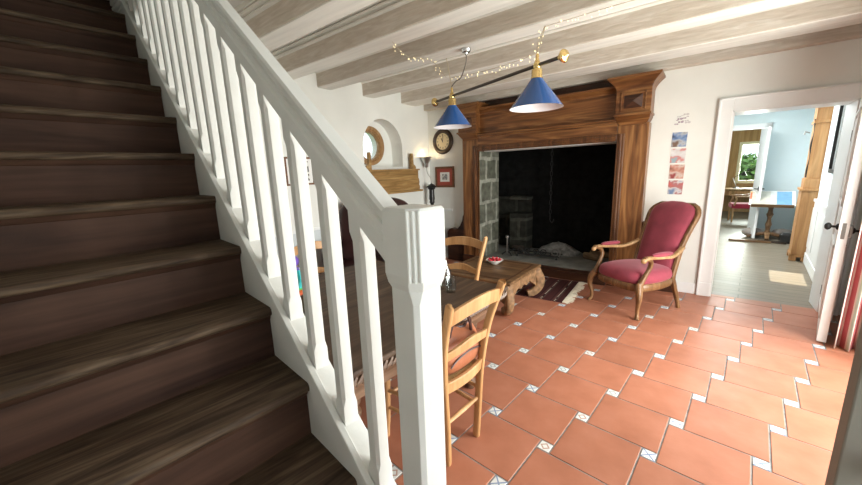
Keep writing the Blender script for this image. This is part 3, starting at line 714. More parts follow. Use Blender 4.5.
struct(MB().box((hx0 - .6, YB2 - .3, 2.55), (hx1 + .25, hy1 + .2, 2.7)).build('ceiling_hearth', M['soot']), 'soot black flue', 'ceiling')
struct(MB().box((hx0 - .6, YB - .02, 0), (hx1 + .25, hy1 + .05, .115)).build('floor_hearth', paint('hearth slab', (.20, .20, .185), .9, .25, 6, .5, 20, .1)), 'grey stone hearth slab', 'floor')
# niche recess block on the back wall of the hearth
b = MB(); b.box((-2.05, 4.45, .115), (-1.72, hy1, .78)); b.box((-2.05, 4.45, 1.02), (-1.72, hy1, 1.08)); struct(b.build('trim_6', M['soot_mid'], bevel=.02), 'smoked stone ledge in the hearth', 'ledge')
def iron_scroll(b, c, r, turns, d, r0=.011, n=26, start=0.):
    pts = []
    for k in range(n + 1):
        a = start + turns * 2 * PI * k / n; rr = r * (1 - .72 * k / n); pts.append((c[0] + rr * math.cos(a) * d, c[1], c[2] + rr * math.sin(a)))
    b.tube(pts, r0, 6, (0, 1, 0))
gr = thing('fire_grate', 'scrolled wrought iron fire grate on the hearth', 'fire grate', (-1.32, 4.06, .115), R(4))
b = MB(); b.tube([(-.42, 0, .05), (.30, 0, .05)], .013, 6); b.tube([(-.42, .22, .05), (.30, .22, .05)], .013, 6)
for x in (-.34, -.1, .14): b.tube([(x, 0, .05), (x, .22, .05)], .010, 6)
b.build('bars', M['iron'], gr, True)
for x in (-.38, .26):
    for y in (0, .22): MB().tube([(x, y, 0), (x, y, .05)], .012, 6, (1, 0, 0)).build('foot', M['iron'], gr, True)
b = MB(); iron_scroll(b, (.24, 0, .115), .085, 1.6, 1, start=-PI / 2); b.build('scroll', M['steel'], gr, True)
for k, x in enumerate((-.33, -.20, -.07, .06)):
    b = MB(); iron_scroll(b, (x, 0, .105), .06, 1.4, -1 if k % 2 else 1, .008, start=-PI / 2); b.build('scroll', M['iron'], gr, True)
an = thing('firedog', 'slim iron firedog standing left of the fire grate', 'firedog', (-1.86, 3.98, .115))
b = MB(); b.tube([(0, 0, .04), (0, 0, .30)], .016, 8, (1, 0, 0)); b.ball((0, 0, .325), .03); b.build('upright', M['steel'], an, True)
b = MB(); b.tube(catmull([(-.09, -.02, 0.012), (-.05, 0, .05), (0, 0, .07), (.05, 0, .05), (.09, -.02, 0.012)]), .012, 6, (0, 1, 0)); b.tube([(0, 0, .06), (0, .30, .06), (0, .32, 0.012)], .013, 6); b.build('base', M['iron'], an, True)
ph = thing('pot_hanger', 'black iron pot hanger chain in the middle of the hearth', 'pot hanger', (-1.30, 4.42, .70))
b = MB()
for k in range(22):
    z = .06 + k * .078; c = circ(.018, 8, .045); b.tube([(x if k % 2 else 0, 0 if k % 2 else x, z + y) for x, y in c], .006, 5, (1, 1, 0), closed=True)
b.build('chain', M['iron'], ph, True)
b = MB(); b.tube(catmull([(0, 0, .05), (0, 0, 0), (.03, 0, -.04), (.06, 0, -.01), (.06, 0, .02)]), .008, 6, (0, 1, 0)); b.build('hook', M['iron'], ph, True)
# ash heap and logs
def mound(name, mat, c, r, seed, h, n=26):
    rnd = random.Random(seed); b = MB(); rings = []
    for i in range(7):
        a = i / 6; rr = math.cos(a * PI / 2) ** .8 if i < 6 else .02; rings.append([(c[0] + r[0] * rr * math.cos(2 * PI * j / n) * rnd.uniform(.88, 1.1), c[1] + r[1] * rr * math.sin(2 * PI * j / n) * rnd.uniform(.88, 1.1), c[2] + h * (a ** .9) * rnd.uniform(.85, 1.1) * (1 if i else 0)) for j in range(n)])
    b.loft(rings); return b.build(name, mat, None, True, ang=60)
tag(mound('ash_heap', M['ash'], (-1.18, 4.55, .115), (.36, .16, 0), 3, .19), 'pale grey ash heap behind the fire grate', 'ash', kind='stuff')
LOGS = [(-.50, 4.58, .055, .36, 8, M['log'], 'split log lying lowest at the right of the hearth'), (-.48, 4.57, .165, .30, 14, M['char'], 'dark short log lying on top at the right of the hearth'), (-.60, 4.36, .055, .26, -20, M['log'], 'small split log in front of the log pile at the right of the hearth'), (-1.84, 4.382, .055, .20, 2, M['char'], 'charred log left of the ash heap')]
for x, y, z, L_, a, mm, lab in LOGS:
    rnd = random.Random(int(x * 1000)); b = MB(); ang0 = [2 * PI * k / 10 for k in range(10)]; rad = [.052 * rnd.uniform(.82, 1.12) for _ in ang0]
    b.loft([[(t * L_ / 2, r_ * math.cos(a_) * k_, r_ * math.sin(a_) * k_) for a_, r_ in zip(ang0, rad)] for t, k_ in ((-1, .92), (-.9, 1), (0, 1.05), (.9, 1), (1, .9))])
    o = b.build('firewood_log', mm, None, True); o.location = (x, y, .115 + z); o.rotation_euler = (0, 0, R(a)); tag(o, lab, 'log', 'logs in the hearth')

# ------------------------------------------------------------------ doors
# the open room door: hinge on the right jamb, swung into the room
def panel_door(name, w, h, t, mat, handle=True):
    """local: hinge at origin, leaf along +X, face at y 0 .. t"""
    b = MB(); b.box((0, 0, .012), (w, t, h))
    st = .115
    pans = [(.012 + .20, .92), (1.02, h - .14)]
    return b, st, pans
ang = math.atan2(2.853 - 3.712, 1.575 - 1.735)
door = thing('door_1', 'white panelled door standing open beside the striped curtain', 'door', (1.735, 3.712, 0), ang); door['kind'] = 'structure'
W_, TH = .874, .058
b = MB(); b.box((0, 0, .012), (W_, TH, 2.07)); 
leaf = b.build('door_leaf', M['door_white'], door, bevel=.003)
def raised(x0, x1, z0, z1, side):
    b = MB(); s1 = -1 if side < 0 else 1; y = 0 if side < 0 else TH
    for (a0, a1, c0, c1) in ((x0, x1, z0, z0 + .03), (x0, x1, z1 - .03, z1), (x0, x0 + .03, z0, z1), (x1 - .03, x1, z0, z1)): b.box((a0, min(y, y + s1 * .012), c0), (a1, max(y, y + s1 * .012), c1))
    b.box((x0 + .06, min(y, y + s1 * .008), z0 + .06), (x1 - .06, max(y, y + s1 * .008), z1 - .06))
    b.build('door_panel', M['door_white'], leaf, bevel=.005)
for sd in (-1, 1):
    raised(.11, W_ - .11, .18, .84, sd); raised(.11, W_ - .11, 1.16, 1.94, sd)
def lever(parent, x, z, y, s):
    b = MB(); b.lathe([(.026, 0), (.026, .006), (.020, .012), (.010, .016), (.010, .042)], (x, y, z), 14, M_=Matrix.Rotation(R(90 if s < 0 else -90), 4, 'X')); b.build('handle_rose', M['iron'], parent, True)
    b = MB(); b.ball((x, y + s * .058, z), (.030, .022, .030), 14); b.build('door_knob', M['iron'], parent, True)
lever(door, W_ - .07, 1.0, 0 if ang < -PI else 0, -1)
b = MB(); b.box((W_ - .105, TH, .925), (W_ + .002, TH + .020, 1.02)); b.build('lock_case', M['steel'], door, bevel=.004)
lever(door, W_ - .06, .975, TH + .020, 1)
b = MB(); b.box((W_ - .008, .018, .91), (W_ + .001, TH - .018, 1.04)); b.build('latch_plate', M['steel'], door)
for z in (.25, 1.75): MB().tube([(.0, -.006, z - .05), (.0, -.006, z + .05)], .008, 8, (1, 0, 0)).build('hinge', M['iron'], door, True)

# entrance door leaf close to the camera at the right edge of the picture
ang2 = math.atan2(-.141 + .06, 1.008 - 1.965)
d2 = thing('door_2', 'greige painted door standing open at the lower right edge', 'door', (1.965, -.06, 0), ang2); d2['kind'] = 'structure'
W2 = math.hypot(1.965 - 1.008, .081)
b = MB(); b.box((0, -.022, .012), (W2, .022, 1.5)); l2 = b.build('door_leaf', M['grey_paint'], d2, bevel=.004)
b = MB(); b.box((.09, -.030, .16), (W2 - .10, .030, 1.36)); b.build('door_panel', M['grey_paint'], l2, bevel=.006)
b = MB(); b.box((0, -.022, 1.5), (.08, .022, 2.1)); b.box((W2 - .08, -.022, 1.5), (W2, .022, 2.1)); b.box((.08, -.022, 2.02), (W2 - .08, .022, 2.1)); b.build('glazing_frame', M['grey_paint'], d2, bevel=.004)
b = MB(); b.box((.08, -.003, 1.5), (W2 - .08, .003, 2.02)); b.build('pane', M['pane'], d2)
b = MB(); b.ball((W2 - .075, .062, .83), .024, 12); b.tube([(W2 - .075, .02, .83), (W2 - .075, .06, .83)], .009, 8); b.build('door_knob', M['iron'], d2, True)

# French window in the right wall (fixed frame with glazing bars)
fwn = thing('window_3', 'tall glazed French window in the right wall', 'window', (XR + .15, 1.5, 0)); fwn['kind'] = 'structure'
b = MB()
for y0, y1, z0, z1 in ((-1.05, -.99, 0, 2.3), (.99, 1.05, 0, 2.3), (-.03, .03, 0, 2.3), (-1.05, 1.05, 2.24, 2.3), (-1.05, 1.05, 0, .12)): b.box((-.03, y0, z0), (.03, y1, z1))
b.build('window_frame', M['door_white'], fwn, bevel=.004)
for y0, y1 in ((-.99, -.03), (.03, .99)): MB().box((-.003, y0, .12), (.003, y1, 2.24)).build('pane', M['pane'], fwn)

# round window in the niche
w1 = thing('window_1', 'round wooden window set in the arched niche', 'window', (XN, OY, OZ)); w1['kind'] = 'structure'
MX = Matrix.Rotation(R(90), 4, 'Y')
b = MB(); prof = [(OR - .062, -.03), (OR - .055, .03), (OR - .045, .045), (OR - .03, .030), (OR - .012, .050), (OR + .03, .050), (OR + .035, .0), (OR + .0, -.03)]
b.loft([[MX @ Vector((r * math.cos(a), r * math.sin(a), z)) for r, z in prof] for a in [2 * PI * k / 40 for k in range(40)]], closed=True)
b.build('window_frame', M['frame_light'], w1, True)
b = MB(); b.lathe([(OR - .05, -.004), (OR - .05, .004)], (0, 0, 0), 32, M_=MX); b.build('pane', M['pane'], w1)
shrub((-9.5, 6.2, -.3), (1.4, 2.2, 1.3), 8, 'garden_shrub', 'leafy garden shrub outside the round niche window', 'shrub', .16, 1600)

# ------------------------------------------------------------------ pendant lamp bar
PA, PB = Vector((-1.35, 1.652, 2.30)), Vector((-.344, 1.255, 2.245))
PA.z = PB.z = 2.275
dr = (PB - PA).normalized(); E1, E2 = PA - dr * .30, PB + dr * .21
lampR = thing('pendant_light', 'long dark rod lamp carrying two blue cone shades', 'pendant lamp', tuple((PA + PB) / 2))
def lr(p): return p - (PA + PB) / 2
b = MB(); b.tube([lr(E1), lr(E2)], .0125, 10); b.build('rod', M['bronze'], lampR, True)
for e, s in ((E1, -1), (E2, 1)):
    q = lr(e); Mq = Matrix((Vector((-dr.y, dr.x, 0)), Vector((0, 0, 1)), dr * s)).transposed().to_4x4()
    b = MB(); b.lathe([(.014, -.02), (.020, -.012), (.020, 0), (.036, .006), (.044, .020), (.036, .034), (.018, .040), (.008, .052), (.002, .055)], q, 16, M_=Mq); b.build('finial', M['brass'], lampR, True)
for pnt, lab in ((PA, 'a'), (PB, 'b')):
    q = lr(pnt)
    b = MB(); b.lathe([(.016, .012), (.022, .02), (.016, .03), (.010, .05), (.014, .062), (.010, .075), (.004, .082)], q, 14); b.build('hanger_stem', M['brass'], lampR, True)
    b = MB(); b.lathe([(.020, .02), (.026, .01), (.026, -.01), (.022, -.018), (.034, -.024), (.038, -.035), (.038, -.075), (.042, -.080), (.042, -.088)], q, 20); b.build('brass_cap', M['brass'], lampR, True)
    b = MB(); z0, z1 = -.082, -.285
    b.lathe([(.036, z0), (.186, z1), (.190, z1 - .004)], q, 40, 0, caps=False); b.lathe([(.190, z1 - .004), (.184, z1 - .002), (.034, z0 - .004)], q, 40, 1, caps=False); b.lathe([(.036, z0), (.034, z0 - .004)], q, 40, 0, caps=False)
    b.build('lamp_shade', [M['shade_blue'], M['shade_in']], lampR, True)
    b = MB(); b.lathe([(.010, -.09), (.018, -.13), (.034, -.165), (.034, -.185), (.022, -.205), (.004, -.213)], q, 16); b.build('light_bulb', M['white'], lampR, True)
b = MB(); cz = 2.645
b.lathe([(.046, cz), (.046, cz - .012), (.036, cz - .03), (.016, cz - .036), (.012, cz - .05)], lr(Vector((-1.15, 1.60, 0))), 18); b.build('ceiling_canopy', M['chrome'], lampR, True)
b = MB(); b.tube([lr(v) for v in catmull([(-1.15, 1.60, 2.60), (-1.16, 1.61, 2.53), (-1.22, 1.62, 2.42), (-1.29, 1.64, 2.40), (-1.34, 1.65, 2.37), (-1.35, 1.652, 2.355)])], .005, 6); b.build('cord', M['cord'], lampR, True)
for pnt, top in ((PA, (-1.44, 1.70, 2.65)), (PB, (-.42, 1.60, 2.65))):
    b = MB(); b.tube([lr(pnt) + Vector((0, 0, .08)), lr(Vector(top))], .0035, 6, (1, 0, 0)); b.build('hanging_wire', M['led_wire'], lampR, True)

def fairy(paths, n, label, jit=.035):
    t = thing('fairy_lights', label, 'fairy lights', paths[0][0]); o = Vector(paths[0][0]); rnd = random.Random(n)
    bulb = None; total = 0
    for path in paths:
        P = catmull(path, 10); b = MB(); b.tube([p - o for p in P], .0022, 5); b.build('wire', M['led_wire'], t, True)
        Ls = [0]; 
        for k in range(1, len(P)): Ls.append(Ls[-1] + (P[k] - P[k - 1]).length)
        cnt = max(3, int(n * Ls[-1] / 3.2))
        for k in range(cnt):
            s = Ls[-1] * (k + .5) / cnt; i = max(i for i in range(len(Ls)) if Ls[i] <= s); i = min(i, len(P) - 2); u = (s - Ls[i]) / max(1e-6, Ls[i + 1] - Ls[i])
            p = P[i].lerp(P[i + 1], u) - o + Vector((rnd.uniform(-jit, jit), rnd.uniform(-jit, jit), -abs(rnd.uniform(.002, jit * .8))))
            if bulb is None: bulb = MB().ball((0, 0, 0), (.0045, .0045, .006), 6).build('light_bulb', M['led'], t, True); bulb.location = p; total += 1
            else:
                if total > 95: continue
                c = bulb.copy(); c.location = p; COL.objects.link(c); total += 1
    return t
zf = 2.635
fairy([[(-1.50, 1.00, zf), (-1.55, 1.25, zf - .05), (-1.56, 1.52, zf - .01), (-1.50, 1.60, zf - .05), (-1.40, 1.63, 2.45)], [(-1.34, 1.64, 2.44), (-1.10, 1.60, 2.42), (-.80, 1.47, 2.385), (-.52, 1.36, 2.37), (-.37, 1.27, 2.36)],
       [(-.36, 1.27, 2.37), (-.40, 1.45, 2.52), (-.42, 1.58, zf)], [(-.42, 1.58, zf), (-.18, 1.57, zf), (.04, 1.56, zf), (.22, 1.56, zf)]], 110, 'string of warm fairy lights draped over the lamp rod and beam')
fairy([[(-1.90, -.20, 2.92), (-1.80, -.19, 2.72), (-1.78, -.19, 2.62)], [(-1.70, -.20, 2.92), (-1.70, -.19, 2.70)]], 80, 'short string of fairy lights hanging above the stair rail', .02)

# ------------------------------------------------------------------ wall things
ck = thing('wall_clock', 'round dark framed wall clock with cream dial', 'clock', (-2.965, YB - .002, 2.065))
MY = Matrix.Rotation(R(90), 4, 'X')
b = MB(); b.lathe([(.125, 0), (.21, 0), (.215, .012), (.205, .03), (.185, .042), (.160, .040), (.148, .022), (.138, .020), (.138, .012), (.125, .010)], (0, 0, 0), 40, M_=MY); b.build('rim', M['clock_rim'], ck, True)
b = MB(); b.lathe([(.142, .002), (.142, .014)], (0, 0, 0), 40, M_=MY); b.build('dial', M['clock_face'], ck)
nums = ['III', 'II', 'I', 'XII', 'XI', 'X', 'IX', 'VIII', 'VII', 'VI', 'V', 'IIII']
b = MB()
for k, s in enumerate(nums):
    a = R(30 * k); cxn, czn = .108 * math.cos(a), .108 * math.sin(a)
    Mn = T(cxn, -.0145, czn) @ Matrix.Rotation(-(a - R(90)), 4, 'Y')
    w = .0095; tot = len(s) * w; x = -tot / 2 + w / 2
    for ch in s:
        segs = {'I': [((0, -.015), (0, .015))], 'V': [((-.005, .015), (0, -.015)), ((0, -.015), (.005, .015))], 'X': [((-.005, .015), (.005, -.015)), ((-.005, -.015), (.005, .015))]}[ch]
        for (p0, p1) in segs: b.sweep([Mn @ Vector((x + p0[0], 0, p0[1])), Mn @ Vector((x + p1[0], 0, p1[1]))], rect(.0035, .002), (0, 1, 0))
        x += w
b.build('numerals', M['black'], ck)
for L_, a, w in ((.065, R(118), .012), (.095, R(84), .008)):
    b = MB(); b.sweep([(-.015 * math.cos(a), -.019, -.015 * math.sin(a)), (L_ * math.cos(a), -.019, L_ * math.sin(a))], rect(w, .003), (0, 1, 0)); b.build('hand', M['black'], ck)

def picture(name, label, loc, w, h, rot, frame_mat, fw_, layers, frame_d=.022):
    t = thing(name, label, 'picture', loc, rot)     # local: hangs on y=0 facing -y, centred
    b = MB()
    for x0, x1, z0, z1 in ((-w / 2, w / 2, -h / 2, -h / 2 + fw_), (-w / 2, w / 2, h / 2 - fw_, h / 2), (-w / 2, -w / 2 + fw_, -h / 2 + fw_, h / 2 - fw_), (w / 2 - fw_, w / 2, -h / 2 + fw_, h / 2 - fw_)): b.box((x0, -frame_d, z0), (x1, -.001, z1))
    b.build('picture_frame', frame_mat, t, bevel=.004)
    for k, (nm, m, fx, fz) in enumerate(layers):
        ww, hh = (w / 2 - fw_) * fx, (h / 2 - fw_) * fz; b = MB(); b.box((-ww, -.008 - .0015 * k, -hh), (ww, -.002, hh)); b.build(nm, m, t)
    return t
pf = picture('framed_print', 'small framed print with a red mat below the clock', (-2.945, YB, 1.46), .40, .36, 0, M['frame_brown'], .034, [('mat', M['red_mat'], 1, 1), ('paper', M['paper'], .60, .56)])
b = MB(); b.box((-.055, -.0125, -.05), (.055, -.010, .05)); b.build('print', blotch_mat('grey print', [(.42, (.62, .62, .60)), (.50, (.10, .10, .11)), (.6, (.35, .36, .38))], 26), pf)
pk = picture('framed_print', 'dark ink print in a brown frame behind the balusters', (XL, 1.125, 1.62), .39, .34, R(90), M['frame_brown'], .022, [('paper', M['paper'], 1, 1), ('print', blotch_mat('black ink print', [(.48, (.75, .75, .72)), (.52, (.01, .01, .01))], 16), .72, .80)])
# strip of four photos + a small decal
sets = [('topmost photo of the strip, a blue outdoor scene', [(.35, (.05, .07, .13)), (.45, (.16, .25, .45)), (.55, (.45, .47, .50)), (.65, (.18, .11, .08))]),
        ('second photo of the strip, a pale indoor scene', [(.35, (.75, .74, .74)), (.5, (.62, .58, .58)), (.56, (.60, .22, .20)), (.66, (.30, .42, .46))]),
        ('third photo of the strip, a brown and red scene', [(.35, (.24, .10, .07)), (.46, (.52, .24, .18)), (.56, (.62, .50, .44)), (.66, (.28, .05, .05))]),
        ('lowest photo of the strip, a red and white scene', [(.35, (.55, .10, .09)), (.48, (.40, .16, .16)), (.54, (.64, .58, .58)), (.66, (.16, .22, .36))])]
for k, (lab, stops) in enumerate(sets):
    z = 1.825 - k * .183; xo = .405 + .003 * k
    b = MB(); b.box((-.072, -.003, -.082), (.072, -.0005, .082)); o = b.build('photo_print', blotch_mat('photo %d' % k, stops, 9)); o.location = (xo, YB, z); o.rotation_euler = (0, R(1.5), 0)
    tag(o, lab, 'photo', 'photo prints on the wall')
dc = MB(); rnd = random.Random(11)
pts = [(-.045, .01), (-.03, .05), (-.01, -.01), (.0, .06), (.02, .03), (.035, .07), (.05, .045), (.045, .0), (-.02, .025), (.012, .005), (-.05, -.03), (.055, -.02)]
for k, (x, z) in enumerate(pts):
    s = .006 + .004 * (k % 3)
    for a in (0, 1): dc.loft([[Vector((x, -.0005 - .002 * q, z)) + Vector((math.cos(t_) * s * (1.2 if a else .8) + (s if a else -s), 0, math.sin(t_) * s * .8)) for t_ in [2 * PI * i / 8 for i in range(8)]] for q in (0, 1)], k % 2)
o = dc.build('wall_decal', [simple('decal mauve', (.38, .30, .36), .6), simple('decal grey', (.55, .52, .52), .6)]); o.location = (.41, YB, 2.03); tag(o, 'small cluster of mauve stickers above the photo strip', 'sticker')

# coat shelf below the niche
sh = thing('wall_shelf', 'old pine wall shelf with scrolled ends under the niche', 'shelf', (XL, 2.69, 1.245))
b = MB(); b.box((0, -.575, .03), (.16, .535, .345)); b.build('body', M['pine'], sh, bevel=.004)
b = MB(); b.box((0, -.61, .0), (.20, .60, .03)); b.build('base_board', M['pine'], sh, bevel=.006)
b = MB(); b.box((0, -.59, .345), (.185, .55, .37)); b.build('top_board', M['pine'], sh, bevel=.005)
b = MB(); b.box((.155, -.52, .075), (.172, .52, .285)); b.build('front_panel', M['pine'], sh, bevel=.006)
for s in (-1, 1):
    prof = [(0, 0), (.11, 0), (.115, .03), (.09, .06), (.055, .075), (.05, .11), (.045, .24), (.03, .255), (.005, .25), (0, .20)]
    b = MB(); b.prism(prof, lambda p, k: (.05 + .05 * k, s * (.45 + p[0] * .9), .37 + p[1])); b.build('scroll_bracket', M['pine'], sh, bevel=.003)
prof = [(0, .02), (.05, .03), (.06, .08), (.035, .11), (.05, .15), (.035, .21), (.015, .23), (.01, .30), (0, .32)]
b = MB(); b.prism(prof, lambda p, k: (.02 + .12 * k, .535 + p[0], p[1])); b.build('end_scroll', M['pine'], sh, bevel=.003)

# floor lamp in the corner: dark turned stand, bent wire and aluminium cup
fl_ = thing('floor_lamp', 'dark turned floor lamp with aluminium reflector cup', 'lamp', (-3.09, 3.53, 0))
b = MB(); b.lathe([(.13, 0), (.13, .02), (.05, .04), (.028, .07), (.024, .5), (.028, 1.0), (.048, 1.03), (.042, 1.06), (.052, 1.10), (.046, 1.16), (.046, 1.25), (.066, 1.27), (.06, 1.285), (.095, 1.29), (.09, 1.305), (.05, 1.335), (.02, 1.35), (.008, 1.36)], (0, 0, 0), 20); b.build('stand', M['black'], fl_, True)
b = MB(); b.tube(catmull([(0, 0, 1.36), (-.01, 0, 1.44), (-.07, 0, 1.52), (-.10, 0, 1.60), (-.10, 0, 1.66)]), .006, 6); b.build('arm', M['alu'], fl_, True)
b = MB(); b.lathe([(.014, 1.63), (.034, 1.65), (.040, 1.70), (.050, 1.72), (.10, 1.80), (.112, 1.812), (.105, 1.813), (.096, 1.806), (.045, 1.726), (.03, 1.70)], (-.10, 0, 0), 28); b.build('reflector_cup', M['alu'], fl_, True)
b = MB(); b.ball((-.10, 0, 1.765), .028, 12); b.build('light_bulb', M['bulb'], fl_, True)

# ------------------------------------------------------------------ tables
TX0, TX1, TY0, TY1, TZ = -1.80, -.367, -.62, .84, .75
dt = thing('dining_table', 'dark rectangular dining table with rope carved edge', 'table', ((TX0 + TX1) / 2, (TY0 + TY1) / 2, 0), R(-2.2))
hw, hl = (TX1 - TX0) / 2, (TY1 - TY0) / 2
b = MB(); b.rects([(-hw + .012, hw - .012, -hl + .012, hl - .012, TZ - .030), (-hw, hw, -hl, hl, TZ - .022), (-hw, hw, -hl, hl, TZ - .008), (-hw + .006, hw - .006, -hl + .006, hl - .006, TZ)]); b.build('tabletop', M['dark_top'], dt, bevel=.002)
b = MB()
i2 = .02; zc = TZ - .055
for (a, c) in (((-hw + i2, -hl + i2), (hw - i2, -hl + i2)), ((hw - i2, -hl + i2), (hw - i2, hl - i2)), ((hw - i2, hl - i2), (-hw + i2, hl - i2)), ((-hw + i2, hl - i2), (-hw + i2, -hl + i2))):
    L_ = math.hypot(c[0] - a[0], c[1] - a[1]); n = int(L_ / .034); d = Vector((c[0] - a[0], c[1] - a[1], 0)).normalized(); nrm = Vector((d.y, -d.x, 0))
    for k in range(n):   # slanting rope lobes
        p0 = Vector((a[0], a[1], 0)) + d * (L_ * (k + .1) / n); p1 = p0 + d * (L_ / n * 1.25)
        b.tube([p0 + Vector((0, 0, zc - .020)) + nrm * .004, (p0 + p1) / 2 + Vector((0, 0, zc)) + nrm * .010, p1 + Vector((0, 0, zc + .020)) + nrm * .004], [.009, .0125, .009], 6)
b.build('rope_moulding', M['table_edge'], dt, True)
b = MB()
b.box((-hw + .02, -hl + .02, TZ - .082), (hw - .02, hl - .02, TZ - .028)); b.rects([(-hw + .06, hw - .06, -hl + .06, hl - .06, TZ - .18), (-hw + .05, hw - .05, -hl + .05, hl - .05, TZ - .12), (-hw + .03, hw - .03, -hl + .03, hl - .03, TZ - .082)])
b.build('apron', M['table_edge'], dt, bevel=.004)
for sx in (-1, 1):
    for sy in (-1, 1):
        b = MB(); x, y = sx * (hw - .19), sy * (hl - .21)
        b.box((x - .045, y - .045, TZ - .24), (x + .045, y + .045, TZ - .06))
        b.lathe([(.03, 0), (.042, .02), (.045, .05), (.03, .075), (.026, .12), (.038, .20), (.05, .30), (.044, .36), (.03, .385), (.05, .40), (.054, .415), (.05, .43), (.032, .445), (.05, .47), (.054, .49), (.05, .51)], (x, y, 0), 18); b.build('leg', M['table_edge'], dt, True)

ctb = thing('coffee_table', 'low teak opium style coffee table with curled legs', 'coffee table', (-1.26, 2.28, 0))
cw, cl = .455, .44
b = MB(); b.rects([(-cw + .02, cw - .02, -cl + .02, cl - .02, .355), (-cw, cw, -cl, cl, .37), (-cw, cw, -cl, cl, .392), (-cw + .008, cw - .008, -cl + .008, cl - .008, .40)]); tb_ = b.build('tabletop', M['teak'], ctb, bevel=.002)
b = MB()
for x0, x1, y0, y1 in ((-cw + .07, cw - .07, -cl + .07, -cl + .082), (-cw + .07, cw - .07, cl - .082, cl - .07), (-cw + .07, -cw + .082, -cl + .082, cl - .082), (cw - .082, cw - .07, -cl + .082, cl - .082)): b.box((x0, y0, .398), (x1, y1, .4035))
b.build('inlay_line', M['walnut_d'], tb_)
# wavy carved aprons
N_ = 26
for sgn, ax in ((1, 'x'), (-1, 'x'), (1, 'y'), (-1, 'y')):
    half = (cl if ax == 'x' else cw) - .05; off = (cw if ax == 'x' else cl) - .03
    top = [(-half + 2 * half * k / N_, .36) for k in range(N_ + 1)]
    def low(u): a = abs(u) / half; return .245 - .12 * max(0, a - .5) / .5 + .018 * math.cos(a * 5 * PI) * (1 - a)
    bot = [(u, low(u)) for u, _ in reversed(top)]
    b = MB(); b.prism(top + bot, (lambda p, k: ((sgn * (off - .03 * k)), p[0], p[1])) if ax == 'x' else (lambda p, k: (p[0], sgn * (off - .03 * k), p[1]))); b.build('apron', M['teak_rough'], ctb, bevel=.004)
for sx in (-1, 1):
    for sy in (-1, 1):
        P = catmull([(cw - .06, cl - .06, .365), (cw - .040, cl - .040, .30), (cw - .012, cl - .012, .22), (cw - .020, cl - .020, .13), (cw - .065, cl - .065, .060), (cw - .120, cl - .120, .034)], 5)
        P = [(x * sx, y * sy, z) for x, y, z in P]
        k = [1.0 + .1 * math.sin(i / (len(P) - 1) * PI) - .25 * i / (len(P) - 1) for i in range(len(P))]
        b = MB(); b.sweep(P, rrect(.118, .092, .03), (sx, -sy, 0), k); b.build('leg', M['teak_rough'], ctb, True)

# rug under / beside the coffee table
rg = thing('rug', 'dark red striped woven rug with cream fringe before the hearth', 'rug', (-.88, 3.02, .0), R(3))
b = MB(); b.box((-.50, -.44, .001), (.36, .44, .009)); b.build('weave', M['rug'], rg, bevel=.002)
for s, xx in ((1, .355), (-1, -.495)):
    b = MB(); rnd = random.Random(3 + s)
    for k in range(58):
        y = -.44 + .88 * (k + .5) / 58; a = rnd.uniform(-.5, .5); L_ = rnd.uniform(.06, .115)
        b.tube([(xx, y, .006), (xx + s * L_ * .5, y + a * .012, .011), (xx + s * L_, y + a * .04, .006)], [.007, .008, .005], 5)
    b.build('fringe', M['fringe'], rg, True)

# glass tumbler, carafe and bowl of berries
def tumbler(loc, label):
    t = thing('tumbler', label, 'glass', loc); b = MB()
    b.lathe([(.030, 0), (.033, .004), (.040, .105), (.0375, .105), (.031, .018), (.004, .014)], (0, 0, 0), 20); b.build('glass_body', M['glass'], t, True); 
    b = MB(); 
    for k in range(8): a = 2 * PI * k / 8; b.tube([(.0335 * math.cos(a), .0335 * math.sin(a), .012), (.037 * math.cos(a), .037 * math.sin(a), .06)], .0028, 5, (1, 0, 0))
    b.build('cut_facets', M['glass'], t, True); return t
tumbler((-.615, .50, TZ), 'clear cut glass tumbler on the dining table beside the newel')
cf = thing('carafe', 'clear glass carafe on the dining table half hidden by the newel', 'carafe', (-.705, .56, TZ))
b = MB(); b.lathe([(.045, 0), (.050, .01), (.050, .09), (.040, .13), (.022, .17), (.020, .22), (.025, .235), (.0225, .235), (.0175, .22), (.0195, .17), (.037, .13), (.047, .09), (.047, .014), (.004, .010)], (0, 0, 0), 22); b.build('glass_body', M['glass'], cf, True)
BZ = .4045
bw = thing('bowl', 'small white bowl of red berries on the coffee table', 'bowl', (-1.295, 2.44, BZ))
b = MB(); b.lathe([(.04, 0), (.045, .006), (.07, .022), (.108, .056), (.104, .058), (.065, .028), (.03, .016), (.004, .014)], (0, 0, 0), 28); b.build('bowl_body', M['china'], bw, True)
rnd = random.Random(2); spots = [(.035 * math.cos(2 * PI * k / 6), .035 * math.sin(2 * PI * k / 6), .046) for k in range(6)] + [(.069 * math.cos(2 * PI * (k + .5) / 9), .069 * math.sin(2 * PI * (k + .5) / 9), .053) for k in range(9)] + [(0, 0, .052), (.02, .02, .074), (-.025, .008, .072), (.005, -.028, .072)]
b0 = None
for x, y, z in spots:
    if b0 is None:
        b0 = MB().lathe([(.002, -.018), (.010, -.013), (.0165, 0), (.014, .010), (.004, .015)], (0, 0, 0), 10).build('berry', M['berry'], None, True); o = b0
    else: o = b0.copy(); COL.objects.link(o)
    o.location = (-1.295 + x, 2.44 + y, BZ + z); o.rotation_euler = (rnd.uniform(-1, 1), rnd.uniform(-1, 1), rnd.uniform(0, 6)); tag(o, 'red berry heaped in the small white bowl', 'berry', 'red berries in the white bowl')

